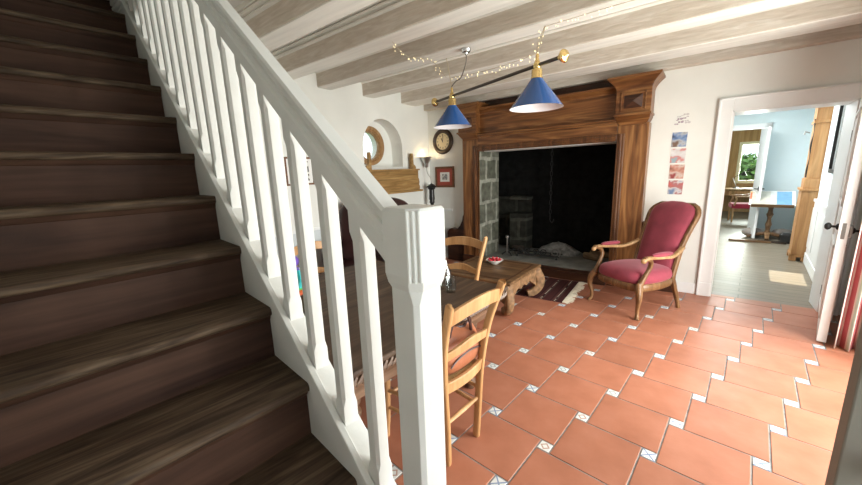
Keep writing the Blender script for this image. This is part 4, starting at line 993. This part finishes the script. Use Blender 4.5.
# ------------------------------------------------------------------ ladder back chairs
def dining_chair(label, loc, rot, group='ladder back dining chairs'):
    t = thing('dining_chair', label, 'chair', loc, rot, group)      # local: faces -X
    def post(s):
        return catmull([(.190, s * .135, 0), (.198, s * .146, .22), (.205, s * .165, .46), (.235, s * .195, .70), (.297, s * .224, .91), (.306, s * .226, .938)], 6)
    for s in (-1, 1):
        P = post(s); n = len(P); k = [(1., 1.) for i in range(n)]; k[-1] = (.72, .72); k[-2] = (.94, .94); k[0] = (.85, .85)
        MB().sweep(P, rrect(.030, .042, .011), (1, 0, .2), k).build('back_post', M['beech'], t, True)
        MB().tube(catmull([(-.225, s * .205, 0), (-.215, s * .205, .10), (-.205, s * .200, .30), (-.205, s * .195, .455)], 4), [.015] * 4 + [.018] * 5 + [.020] * 4, 10, (1, 0, 0)).build('leg', M['beech'], t, True)
    def rail(nm, z, h, x0, hw_, arch, th=.020, bow=.03):
        b = MB(); n = 14; rings = []
        for i in range(n + 1):
            u = -1 + 2 * i / n; y = u * hw_; x = x0 + bow * (1 - u * u); q = 1 - u * u; hump = .5 + .5 * math.cos(u * PI)
            if nm == 'top_rail': zl, zh = z - h / 2 + .030 * q, z + h / 2 - .022 + .034 * q
            elif nm == 'mid_rail': zl, zh = z - h / 2 + .026 * q, z + h / 2 - .022 + .030 * hump
            else: zl, zh = z - h / 2, z + h / 2
            rings.append([(x - th / 2, y, zl), (x + th / 2, y, zl), (x + th / 2 + .12 * (zh - zl), y, zh), (x - th / 2 + .12 * (zh - zl), y, zh)])
        b.loft(rings); return b.build(nm, M['beech'], t, True, bevel=.004)
    rail('top_rail', .876, .092, .283, .218, .020)
    rail('mid_rail', .655, .075, .222, .188, .022)
    rail('seat_rail', .462, .065, .202, .160, 0., .022, .02)
    # rush seat
    b = MB()
    def seat_ring(z, i_): return [(-.225 + i_, -.215 + i_, z), (-.225 + i_, .215 - i_, z), (.20 - i_, .165 - i_, z), (.20 - i_, -.165 + i_, z)]
    b.loft([seat_ring(.438, .012), seat_ring(.446, 0), seat_ring(.464, 0), seat_ring(.476, .014), seat_ring(.468, .09)])
    b.build('seat', M['rush'], t, True, bevel=.004)
    for z, x0, x1 in ((.20, -.214, .196), (.31, -.208, .198)):
        for s in (-1, 1): MB().tube([(x0, s * .203, z), ((x0 + x1) / 2, s * .175, z), (x1, s * .15, z)], [.010, .013, .010], 8).build('stretcher', M['beech'], t, True)
    MB().tube([(.196, -.15, .25), (.196, 0, .25), (.196, .15, .25)], [.010, .013, .010], 8).build('stretcher', M['beech'], t, True)
    MB().tube([(-.212, -.203, .27), (-.212, 0, .27), (-.212, .203, .27)], [.010, .013, .010], 8).build('stretcher', M['beech'], t, True)
    return t
ch1 = dining_chair('light wooden ladder back chair holding the tan handbag', (-.455, .095, 0), R(-4)); ch1.scale = (1, 1, 1.025)
ch2 = copy_tree(ch1); ch2['label'] = 'light wooden ladder back chair at the hearth end of the dining table'; ch2.location = (-1.02, 1.02, 0); ch2.rotation_euler = (0, 0, R(93))
ch3 = copy_tree(ch1); ch3['label'] = 'light wooden ladder back chair seen between the balusters'; ch3.location = (-1.86, .46, 0); ch3.rotation_euler = (0, 0, R(183))

# handbag on the near chair
bg = thing('handbag', 'tan leather handbag slouched on the near dining chair', 'handbag', (-.375, .135, .478), R(-4))
b = MB(); rings = []
for z, w, d in ((0, .095, .150), (.008, .112, .172), (.05, .120, .188), (.11, .112, .190), (.16, .088, .184), (.195, .055, .176), (.215, .026, .168), (.222, .010, .160)):
    ring = []
    for k in range(36):
        a = 2 * PI * k / 36; ca, sa = math.cos(a), math.sin(a); e = .62
        x = math.copysign(abs(ca) ** e, ca) * w; y = math.copysign(abs(sa) ** e, sa) * d
        fold = .012 * math.sin(y * 46 + z * 22) * (z / .22) * (1 if ca > 0 else .6); sag = -.035 * (y / d) * (z / .22) - .030 * (z / .22) * (1 - (y / d) ** 2) * .6
        ring.append((x + fold + .03 * z / .22, y, max(0, z + sag + .018)) if z > 0 else (x, y, 0))
    rings.append(ring)
b.loft(rings); b.build('bag_body', M['bag'], bg, True, sub=1)
b = MB(); b.tube([(.032 + .012 * math.sin(y * 46 + 4.8), y, .242 - .035 * y / .16 - .018 * (1 - (y / .16) ** 2)) for y in [-.15 + .30 * k / 14 for k in range(15)]], .009, 6); b.build('zip_edge', M['bag_dark'], bg, True)
b = MB(); b.tube([(.126, .16 * math.sin(a), .085 + .03 * math.cos(a * 1.4)) for a in [-1.2 + 2.4 * k / 12 for k in range(13)]], .005, 6, (0, 0, 1)); b.build('seam', M['bag_dark'], bg, True)
for xo, h_ in ((.075, .325), (.0, .300)):
    b = MB(); b.sweep(catmull([(xo, -.095, .205), (xo + .006, -.085, .262), (xo + .010, -.035, h_), (xo + .010, .035, h_ - .004), (xo + .004, .085, .250), (xo, .10, .185)]), rect(.018, .008), (1, 0, 0)); b.build('handle', M['bag_dark'], bg, True)

# bright toy on the far chair
ty = thing('toy', 'small bright multicoloured toy on the dining table behind the balusters', 'toy', (-1.50, -.12, .75), R(20)); ty.scale = (.85, .85, .85)
TC = [('foot', (.75, .10, .05)), ('base', (.10, .55, .10)), ('body', (.10, .07, .32)), ('arm', (.05, .55, .55)), ('head', (.16, .08, .40))]
MB().ball((.02, -.03, .03), (.08, .07, .03), 12).build('foot', simple('toy red', (.75, .14, .05), .5), ty, True)
MB().ball((0, 0, .07), (.085, .08, .05), 12).build('base', simple('toy green', (.12, .6, .12), .5), ty, True)
MB().ball((0, 0, .17), (.065, .06, .08), 12).build('body', simple('toy indigo', (.10, .07, .34), .5), ty, True)
for s in (-1, 1): MB().tube([(s * .05, 0, .20), (s * .09, -.03, .14), (s * .085, -.05, .08)], [.022, .025, .02], 8).build('arm', simple('toy turquoise', (.05, .55, .55), .5), ty, True)
MB().ball((0, 0, .28), (.055, .055, .05), 12).build('head', simple('toy violet', (.15, .07, .40), .5), ty, True)
for a in (.3, 1.4, 2.5, 3.6, 4.8): MB().ball((.062 * math.cos(a), .058 * math.sin(a), .20), .014, 8).build('spot', M['white'], ty, True)

# ------------------------------------------------------------------ raspberry armchair
def armchair():
    t = thing('armchair', 'raspberry velvet armchair with carved walnut frame by the doorway', 'armchair', (.195, 3.01, 0), R(-33.2)); t.scale = (.95, 1., 1.03)   # local: faces -Y
    # side profile of the back: (y, z)
    prof = catmull([(.20, .36, 0), (.235, .50, 0), (.275, .64, 0), (.335, .79, 0), (.415, .95, 0), (.475, 1.06, 0), (.498, 1.105, 0)], 6)
    n = len(prof)
    def halfw(s):
        w = .255 + .06 * s - .02 * math.sin(s * PI)
        s0 = .74
        if s > s0: w *= max(0.0, 1 - ((s - s0) / (1 - s0)) ** 2.6) ** (1 / 2.6)
        return w
    # arc-length parameter
    Ls = [0]
    for i in range(1, n): Ls.append(Ls[-1] + (prof[i] - prof[i - 1]).length)
    S = [l / Ls[-1] for l in Ls]
    ext = 28
    def at(s):
        i = max(k for k in range(n) if S[k] <= s + 1e-9); i = min(i, n - 2); u = (s - S[i]) / (S[i + 1] - S[i]); p = prof[i].lerp(prof[i + 1], u); d = (prof[i + 1] - prof[i]).normalized()
        return p.x, p.y, (d.y, -d.x)      # y, z, normal pointing back (+y)
    ss = [k / ext for k in range(ext)] + [.985, .996]
    rows = []; m_ = 14
    b = MB(); front = []; back = []
    for s in ss:
        y, z, nn = at(min(s, .999)); w = max(.03, halfw(s) - .028)
        fr, bk = [], []
        for k in range(m_ + 1):
            u = -1 + 2 * k / m_; bul = .052 * (1 - abs(u) ** 3.5) * (1 - max(0, (s - .78) / .22) ** 3) + .012; x = u * w
            fr.append((x, y - nn[0] * bul, z - nn[1] * bul)); bk.append((x, y + nn[0] * .018, z + nn[1] * .018))
        rows.append(fr + bk[::-1])
    b.loft(rows); b.build('backrest', M['velvet'], t, True, ang=60)
    # moulded wooden back frame following the outline
    path = []
    for s in [k / 30 for k in range(31)]: y, z, nn = at(min(s, .999)); path.append((halfw(s) if s < 1 else .0, y + nn[0] * .008, z + nn[1] * .008))
    path = [p for p in path if p[0] > .0]; full = [(p[0], p[1], p[2]) for p in path] + [(-p[0], p[1], p[2]) for p in reversed(path)]
    b = MB(); b.sweep(full, rrect(.036, .050, .013), (0, 1, .3)); b.build('back_frame', M['frame_wood'], t, True, ang=50)
    b = MB(); b.sweep([(x * .955, y - .018, z - (.010 if z > 1.05 else 0)) for x, y, z in full], circ(.0075, 6), (0, 1, .3)); b.build('gimp', M['frame_light'], t, True)
    # seat: deep sprung cushion with a serpentine front
    b = MB(); rings = []
    def outline(i_, z):
        pts = []
        K = 30
        for k in range(K):
            a = 2 * PI * k / K; c, s = math.cos(a), math.sin(a); e = .42
            x = math.copysign(abs(c) ** e, c); y = math.copysign(abs(s) ** e, s)
            hw_ = (.315 if y < 0 else .315 - .055 * (y + 0)) - i_; X = x * hw_; Y = y * (.30 - i_) - .035
            if y < -.5: Y -= .035 * (1 - (X / .315) ** 2)
            pts.append((X, Y, z))
        return pts
    for i_, z in ((.012, .335), (.0, .355), (-.004, .385), (.006, .418), (.03, .442), (.07, .458), (.14, .468), (.22, .472)): rings.append(outline(i_, z))
    b.loft(rings); b.build('seat', M['velvet'], t, True, ang=70)
    b = MB(); b.loft([outline(.008, .262), outline(-.004, .27), outline(-.010, .30), outline(-.006, .33), outline(.01, .345)]); b.build('seat_rail', M['frame_wood'], t, True, ang=60)
    # legs
    for s in (-1, 1):
        P = catmull([(s * .300, -.325, .345), (s * .335, -.355, .28), (s * .345, -.362, .20), (s * .325, -.345, .11), (s * .325, -.345, .04), (s * .345, -.365, .0)], 5)
        b = MB(); b.sweep(P, rrect(.058, .058, .02), (0, 1, 0), [1.35, 1.3, 1.25, 1.2, 1.15] + [1.1, 1.05, 1., .95, .9] + [.85, .8, .75, .7, .66] + [.62, .6, .58, .56, .56] + [.6, .62, .66, .7, .72] + [.75]); b.build('leg', M['frame_wood'], t, True)
        P = catmull([(s * .245, .20, .36), (s * .255, .235, .25), (s * .265, .28, .12), (s * .272, .315, 0)], 4)
        b = MB(); b.sweep(P, rrect(.044, .044, .010), (1, 0, 0), [1.1] * 5 + [.95] * 4 + [.8] * 4); b.build('leg', M['frame_wood'], t, True)
        # arm: support rising from the front corner, curving back to the frame
        P = catmull([(s * .305, -.325, .34), (s * .315, -.275, .43), (s * .325, -.225, .52), (s * .335, -.235, .585), (s * .340, -.30, .618), (s * .340, -.325, .612)], 5)
        b = MB(); b.sweep(P, rrect(.040, .046, .014), (1, 0, 0), [1.2, 1.15, 1.1, 1.05, 1.] + [.95, .9, .9, .9, .9] + [.95] * 5 + [1.] * 5 + [1., 1.05, 1.1, 1.1, 1.0] + [.8]); arm = b.build('arm_support', M['frame_wood'], t, True)
        P = catmull([(s * .342, -.335, .606), (s * .342, -.27, .622), (s * .338, -.10, .610), (s * .315, .10, .600), (s * .272, .285, .660)], 6)
        b = MB(); b.sweep(P, rrect(.050, .032, .012), (0, 0, 1)); b.ball((s * .342, -.335, .600), (.027, .030, .027), 12); ar = b.build('armrest', M['frame_light'], t, True)
        P = [Vector((s * .341, -.225 + .27 * k / 8, .640)) for k in range(9)]
        b = MB(); b.sweep(P, circ(.031, 12, .022), (0, 0, 1), [.45, .85, 1, 1.05, 1.05, 1.05, 1, .85, .45]); b.build('arm_pad', M['velvet'], ar, True)
    return t
armchair()

# ------------------------------------------------------------------ oxblood leather armchair behind the dining table
lc = thing('leather_armchair', 'oxblood leather armchair beneath the pine shelf', 'armchair', (-2.56, 1.62, 0), R(42)); lc.scale = (1.36, 1.0, 1.05)     # faces -Y local
b = MB(); b.box((-.34, -.36, .22), (.34, .30, .44)); b.build('seat', M['leather'], lc, bevel=.06, seg=4, smooth=True)
b = MB(); rings = []
for z, w, y0, y1 in ((.22, .34, .20, .34), (.5, .36, .20, .38), (.8, .38, .27, .44), (1.02, .37, .33, .48), (1.12, .32, .36, .48), (1.17, .22, .38, .46), (1.185, .12, .40, .44)):
    rings.append([(-w, y0 + .04, z), (-w * .9, y0, z), (-w * .4, y0 - .02, z), (w * .4, y0 - .02, z), (w * .9, y0, z), (w, y0 + .04, z), (w, y1, z), (w * .4, y1 + .03, z), (-w * .4, y1 + .03, z), (-w, y1, z)])
b.loft(rings); b.build('backrest', M['leather'], lc, True, sub=2)
for s in (-1, 1):
    b = MB(); b.sweep(catmull([(s * .37, -.36, .30), (s * .38, -.37, .56), (s * .39, -.30, .64), (s * .39, 0, .64), (s * .375, .26, .70), (s * .36, .34, .86)], 5), rrect(.085, .10, .035), (1, 0, 0)); b.build('arm', M['leather'], lc, True)
    b = MB(); b.box((s * .37 - .035, -.34, .20), (s * .37 + .035, .30, .60)); b.build('side_panel', M['leather'], lc, bevel=.02)
    for y in (-.30, .28):
        b = MB(); b.lathe([(.02, 0), (.032, .05), (.036, .22)], (s * .29, y, 0), 12); b.build('leg', M['walnut_d'], lc, True)
# brass nail rows down the front of the arms
for s in (-1, 1):
    b = MB(); b.tube([(s * .355, -.415, .32), (s * .36, -.425, .5), (s * .365, -.40, .62)], .005, 6); b.build('piping', M['frame_light'], lc, True)
# bench-like dark wooden settle end in the corner beside the surround
st2 = thing('hall_chair', 'dark carved wooden chair in the corner left of the fireplace', 'chair', (-2.98, 3.20, 0), R(8))
b = MB(); prof = [(-.20, .40), (.20, .40), (.20, .60), (.21, .66), (.19, .70), (.14, .695), (.10, .71), (.05, .745), (0, .755), (-.05, .745), (-.10, .71), (-.14, .695), (-.19, .70), (-.21, .66), (-.20, .60)]
b.prism(prof, lambda p, k: (p[0], .19 + .03 * k + .12 * max(0, p[1] - .4), p[1])); b.build('backrest', M['walnut_d'], st2, bevel=.006)
b = MB(); b.box((-.22, -.21, .38), (.22, .21, .42)); b.build('seat', M['walnut_d'], st2, bevel=.01)
for sx in (-1, 1):
    for sy in (-1, 1): MB().lathe([(.018, 0), (.026, .08), (.020, .18), (.028, .30), (.026, .39)], (sx * .17, sy * .16, 0), 12).build('leg', M['walnut_d'], st2, True)

# ------------------------------------------------------------------ striped curtain by the open door
cu = thing('curtain', 'red and cream striped curtain hanging behind the open door', 'curtain', (1.735, 2.79, 0))
def cloth(pts, z0, z1, flare, name, u0):
    b = MB(); nz = 14; n = len(pts); vs = []; fs = []; uv = []
    cxm = sum(p[0] for p in pts) / n; cym = sum(p[1] for p in pts) / n
    for j in range(nz + 1):
        t = j / nz; z = z0 + (z1 - z0) * t; k = 1 - flare * t
        for i, (x, y) in enumerate(pts): vs.append((cxm + (x - cxm) * k, cym + (y - cym) * k, z)); uv.append((u0 + i / (n - 1) * 1.36, t * 2))
    for j in range(nz):
        for i in range(n - 1): fs.append((j * n + i, j * n + i + 1, (j + 1) * n + i + 1, (j + 1) * n + i))
    b.add(vs, fs); o = b.build(name, M['curtain'], cu, True, ang=80)
    l = o.data.uv_layers.new(name='UVMap')
    for lp in o.data.loops: l.data[lp.index].uv = uv[lp.vertex_index]
    m = o.modifiers.new('thick', 'SOLIDIFY'); m.thickness = .004
    return o
pts = []
for k in range(61):
    t = k / 60; pts.append((-.075 + .245 * t, .048 * math.sin(t * 2 * PI * 3.0 - 1.2) - .02 * t))
cloth(pts, .012, 2.36, .12, 'drape', .1)
b = MB(); b.tube([(.02, -2.2, 2.40), (.02, .20, 2.40)], .014, 10); b.build('curtain_pole', M['walnut_d'], cu, True)
for k in range(5): MB().tube([(.02 + .03 * math.cos(a), .03 - .02 * k, 2.385 + .03 * math.sin(a)) for a in [2 * PI * i / 12 for i in range(12)]], .004, 6, (0, 1, 0), closed=True).build('curtain_ring', M['brass'], cu, True)

# ------------------------------------------------------------------ hall furniture
# tall narrow pine case
q = H(.875, 2.75); pc = thing('pine_case', 'tall narrow pine case with a wider lower half in the hall', 'cabinet', tuple(q), -TA)
b = MB(); b.box((-.085, -.22, .09), (.095, .22, 1.08)); b.build('lower_case', M['pine_hall'], pc, bevel=.004)
b = MB(); b.box((-.105, -.24, 1.08), (.10, .24, 1.115)); b.box((-.075, -.205, 1.115), (.095, .205, 1.26)); b.build('waist_moulding', M['pine_hall'], pc, bevel=.004)
b = MB(); b.box((-.058, -.18, 1.26), (.095, .18, 2.06)); b.build('upper_case', M['pine_hall'], pc, bevel=.004)
b = MB(); b.box((-.075, -.20, 2.06), (.098, .20, 2.10)); b.box((-.062, -.185, 2.10), (.095, .185, 2.42)); b.build('hood', M['pine_hall'], pc, bevel=.004)
b = MB(); prof = [(-.20, 0)] + [(-.11 + .0 * k, 0) for k in range(1)] + [(-.09, .03), (-.05, .055), (0, .06), (.05, .055), (.09, .03), (.11, 0), (.20, 0), (.235, 0), (.235, .10), (-.235, .10), (-.235, 0)]
b.box((-.10, -.235, 0), (-.02, -.15, .10)); b.box((.03, -.235, 0), (.105, -.15, .10)); b.box((-.10, -.235, .06), (.105, .235, .10)); b.box((-.10, .15, 0), (.105, .235, .10)); b.build('plinth', M['pine_hall'], pc, bevel=.006)
b = MB(); n = 26
edge = [(-.070 - .007 * math.sin(k / n * 14), 1.28 + k / n * .84) for k in range(n + 1)]
b.loft([[(-.058, -.17, z), (x, -.17, z), (x, -.135, z), (-.058, -.135, z)] for x, z in edge]); b.build('fretted_edge', M['black'], pc)
b = MB(); b.tube([(-.10, -.15, 1.93), (-.15, -.15, 1.95), (-.155, -.15, 1.91)], .012, 6); b.build('hook', M['steel'], pc, True)
# framed picture on the right hall wall, close behind the door
q = H(.925, 1.22, 1.83)
hp = picture('framed_picture', 'dark framed picture on the hall wall beyond the open door', tuple(q), .62, .98, -TA - PI / 2 + PI, M['black'], .05, [('mirror_glass', M['mirror'], 1, 1)], .035)
hp.rotation_euler = (0, 0, R(90) - TA + PI); hp.location = H(.962, 1.35, 1.86)
# drawing stand with a map
q = H(.55, 4.45); ls = thing('map_stand', 'wooden pedestal reading stand with a tilted top in the hall', 'stand', tuple(q), -TA)
b = MB(); b.lathe([(.06, .10), (.05, .13), (.034, .17), (.04, .24), (.05, .30), (.034, .36), (.03, .42), (.045, .47), (.055, .50), (.04, .53), (.034, .60), (.05, .66), (.06, .70)], (0, 0, 0), 16); b.build('pedestal', M['teak'], ls, True)
b = MB()
for a in (0, 90, 180, 270): b.sweep(catmull([(0, 0, .12), (.16 * math.cos(R(a)), .16 * math.sin(R(a)), .085), (.30 * math.cos(R(a)), .30 * math.sin(R(a)), .03)]), rrect(.07, .055, .015), (0, 0, 1), [1.2] * 7 + [.9] * 6)
b.build('feet', M['teak'], ls, True)
Mt = T(0, 0, .80) @ Matrix.Rotation(R(24), 4, 'X')
b = MB(); b.box((-.30, -.29, -.02), (.30, .29, .015), 0, Mt); b.box((-.30, -.305, -.02), (.30, -.29, .045), 0, Mt); b.box((-.06, -.06, -.09), (.06, .06, -.015), 0, Mt); b.build('desk_top', M['teak'], ls, bevel=.004)
mpo = thing('map_sheet', 'large printed chart with blue sea lying on the reading stand', 'map', tuple(H(.55, 4.45)), -TA)
b = MB(); b.box((-.335, -.285, .017), (.32, .30, .021), 0, Mt); b.build('sheet', M['paper'], mpo)
mm_ = [('sea', (.06, .27, -.26, .27), (.20, .42, .66)), ('land', (-.30, -.03, -.26, .27), (.62, .60, .52)), ('strip', (-.03, .06, -.26, .27), (.70, .72, .70)), ('tab', (-.33, -.30, -.05, .22), (.62, .16, .05)), ('tab', (-.33, -.30, .22, .28), (.65, .42, .12))]
for k, (nm, (x0, x1, y0, y1), c) in enumerate(mm_): MB().box((x0, y0, .021), (x1, y1, .0225), 0, Mt).build(nm, blotch_mat('chart ' + str(k), [(.4, tuple(v * .85 for v in c)), (.6, c)], 9), mpo)
# floor bits round the stand
q = H(.38, 4.55, 0)
o = MB().ball((0, 0, .0), (.17, .14, .095), 16).build('floor_cushion', M['cushion'], None, True); o.location = H(.33, 4.62, .097); tag(o, 'taupe cushion on the floor left of the map stand', 'cushion', 'cushions round the map stand')
o2 = o.copy(); COL.objects.link(o2); o2.location = H(.78, 4.70, .097); o2['label'] = 'taupe cushion on the floor right of the map stand'
for k, (u, v, L_, a, lab) in enumerate(((.30, 3.98, .62, 2, 'long weathered plank on the hall floor in front of the map stand'), (.62, 4.05, .40, -6, 'short weathered plank on the hall floor in front of the map stand'))):
    o = MB().box((-L_ / 2, -.05, 0), (L_ / 2, .05, .032)).build('floor_plank', M['char'] if k else M['teak'], None, bevel=.004); o.location = H(u, v, 0); o.rotation_euler = (0, 0, R(a) - TA); tag(o, lab, 'plank', 'planks on the hall floor')
o = MB().rects([(-.06, .06, -.06, .06, 0), (-.08, .08, -.07, .07, .03), (-.08, .08, -.07, .07, .16), (-.05, .05, -.05, .05, .20)]).build('doorstop_block', M['black'], None, bevel=.01); o.location = H(.80, 4.12, 0); tag(o, 'small black box on the hall floor beside the pine case', 'box')
# far door leaf, folded back edge-on
hd = H(.26, 4.93); fd = thing('door_3', 'white door standing open at the end of the hall', 'door', tuple(hd), R(-81) - TA); fd['kind'] = 'structure'
b = MB(); b.box((0, -.02, .012), (.62, .02, 2.18)); b.build('door_leaf', M['door_white'], fd, bevel=.004)
b = MB(); b.tube([(.55, -.02, 1.0), (.55, -.06, 1.0), (.45, -.065, 1.0)], .010, 8); b.ball((.55, -.02, 1.0), (.03, .012, .05), 10); b.build('door_handle', M['iron'], fd, True)
b = MB(); b.tube([(.55, .02, 1.0), (.55, .06, 1.0), (.45, .065, 1.0)], .010, 8); b.build('door_handle', M['iron'], fd, True)
# far room: red armchair, desk, desk lamp
fa = thing('desk_chair', 'crimson upholstered armchair at the desk in the far room', 'armchair', tuple(H(.12, 7.0)), R(-80) - TA)     # faces -Y local
cr = velvet_mat('crimson upholstery', (.26, .012, .035))
b = MB(); b.box((-.27, -.28, .36), (.27, .26, .48)); b.build('seat', cr, fa, bevel=.03, seg=3)
b = MB(); out = [(-.26, .50), (-.27, .85)] + [(.27 * math.cos(a), .92 + .20 * math.sin(a)) for a in [PI - PI * k / 12 for k in range(13)]] + [(.27, .85), (.26, .50)]
b.prism([(x * .93, z) for x, z in out], lambda p, k: (p[0], .22 + .05 * k + .12 * (p[1] - .5), p[1])); b.build('backrest', cr, fa, bevel=.012)
b = MB(); b.sweep([(x, .255 + .12 * (z - .5), z) for x, z in out], rrect(.035, .05, .012), (0, 1, 0)); b.build('back_frame', M['frame_light'], fa, True)
for s in (-1, 1):
    b = MB(); b.sweep(catmull([(s * .28, -.24, .44), (s * .29, -.20, .60), (s * .29, -.22, .66), (s * .29, .02, .67), (s * .28, .24, .72)], 5), rrect(.035, .035, .01), (1, 0, 0)); b.build('arm', M['frame_light'], fa, True)
    for y in (-.24, .24): MB().lathe([(.018, 0), (.024, .2), (.028, .38)], (s * .235, y, 0), 10).build('leg', M['frame_light'], fa, True)
dk = thing('desk', 'light wooden writing desk under the far window', 'desk', tuple(H(.05, 8.85)), -TA)
b = MB(); b.box((-.85, -.40, .72), (.75, .40, .76)); b.build('desk_top', M['pine'], dk, bevel=.004)
b = MB(); b.box((-.80, -.36, .55), (.70, .36, .72)); b.build('drawer_case', M['pine'], dk, bevel=.004)
for x in (-.76, .66):
    for y in (-.32, .32): MB().box((x - .03, y - .03, 0), (x + .03, y + .03, .55)).build('leg', M['pine'], dk, bevel=.004)
for x in (-.45, 0, .42):
    d = MB().box((x - .19, -.372, .575), (x + .19, -.355, .70)).build('drawer', M['pine_hall'], dk, bevel=.004); MB().ball((x, -.385, .635), .014, 8).build('knob', M['brass'], d, True)
tl = thing('desk_lamp', 'black jointed desk lamp on the far desk', 'lamp', tuple(H(-.13, 8.80, .76)), R(0))
MB().lathe([(.08, 0), (.08, .02), (.02, .03)], (0, 0, 0), 16).build('base', M['black'], tl, True)
MB().tube([(0, 0, .03), (-.10, 0, .30), (.10, -.05, .46)], .009, 8, (0, 1, 0)).build('arm', M['black'], tl, True)
MB().lathe([(.02, .06), (.03, .04), (.075, -.05), (.07, -.05), (.02, .03)], (.13, -.06, .43), 16).build('lamp_shade', M['black'], tl, True)
o = MB().box((-.22, -.15, 0), (.22, .15, .012)).build('paper_stack', M['paper']); o.location = H(.25, 8.72, .76); o.rotation_euler = (0, 0, R(12)); tag(o, 'white papers spread on the far desk', 'paper')

# ------------------------------------------------------------------ light
W = bpy.data.worlds.new('world'); SC.world = W; W.use_nodes = True
bg_ = W.node_tree.nodes['Background']; bg_.inputs[0].default_value = (.86, .94, 1.0, 1); bg_.inputs[1].default_value = 2.0
def area(name, loc, rot, sx, sy, e, c):
    l = bpy.data.lights.new(name, 'AREA'); l.shape = 'RECTANGLE'; l.size = sx; l.size_y = sy; l.energy = e; l.color = c
    o = bpy.data.objects.new(name, l); COL.objects.link(o); o.location = loc; o.rotation_euler = rot; return o
# daylight through the French window and through the entrance (both in the right wall)
area('window_daylight', (XR + .36, 1.5, 1.2), (0, R(90), 0), 2.2, 2.05, 215, (1., .975, .93))
area('entrance_daylight', (XR + .36, -.74, 1.1), (0, R(90), 0), 2.0, 1.15, 24, (.93, .97, 1.))
# far room daylight; hall brightened by an unseen fill panel under its ceiling
q = H(.34, 9.75, 1.5); area('study_daylight', tuple(q), (R(-90), 0, -TA), .9, 1.1, 130, (.93, 1., .93))
q = H(-.2, 2.6, 2.55); area('hall_fill', tuple(q), (0, 0, -TA), .6, 2.0, 75, (1., .98, .95))
# sun through the hall window
sl = bpy.data.lights.new('hall_sun', 'SPOT'); sl.energy = 30000; sl.color = (1., .93, .80); sl.spot_size = R(12); sl.shadow_soft_size = .05; sl.spot_blend = .1
so = bpy.data.objects.new('hall_sun', sl); COL.objects.link(so)
tgt = H(.70, 1.36, 0); wn = H(-.66, 1.43, 1.26); d = (wn - tgt).normalized(); so.location = tgt + d * 14
so.rotation_euler = (-d).to_track_quat('-Z', 'Y').to_euler()
# lamp in the corner
pl = bpy.data.lights.new('corner_bulb', 'POINT'); pl.energy = 1.6; pl.color = (1., .72, .38); pl.shadow_soft_size = .03
po = bpy.data.objects.new('corner_bulb', pl); COL.objects.link(po); po.location = (-3.19, 3.53, 1.83)

vs = SC.view_settings; vs.view_transform = 'Standard'; vs.look = 'None'; vs.gamma = 1.; vs.use_curve_mapping = False; vs.exposure = 0.33
SC.cycles.max_bounces = 10; SC.cycles.diffuse_bounces = 6; SC.cycles.caustics_reflective = False; SC.cycles.caustics_refractive = False
SC.cycles.use_denoising = True; SC.cycles.sample_clamp_indirect = 8.
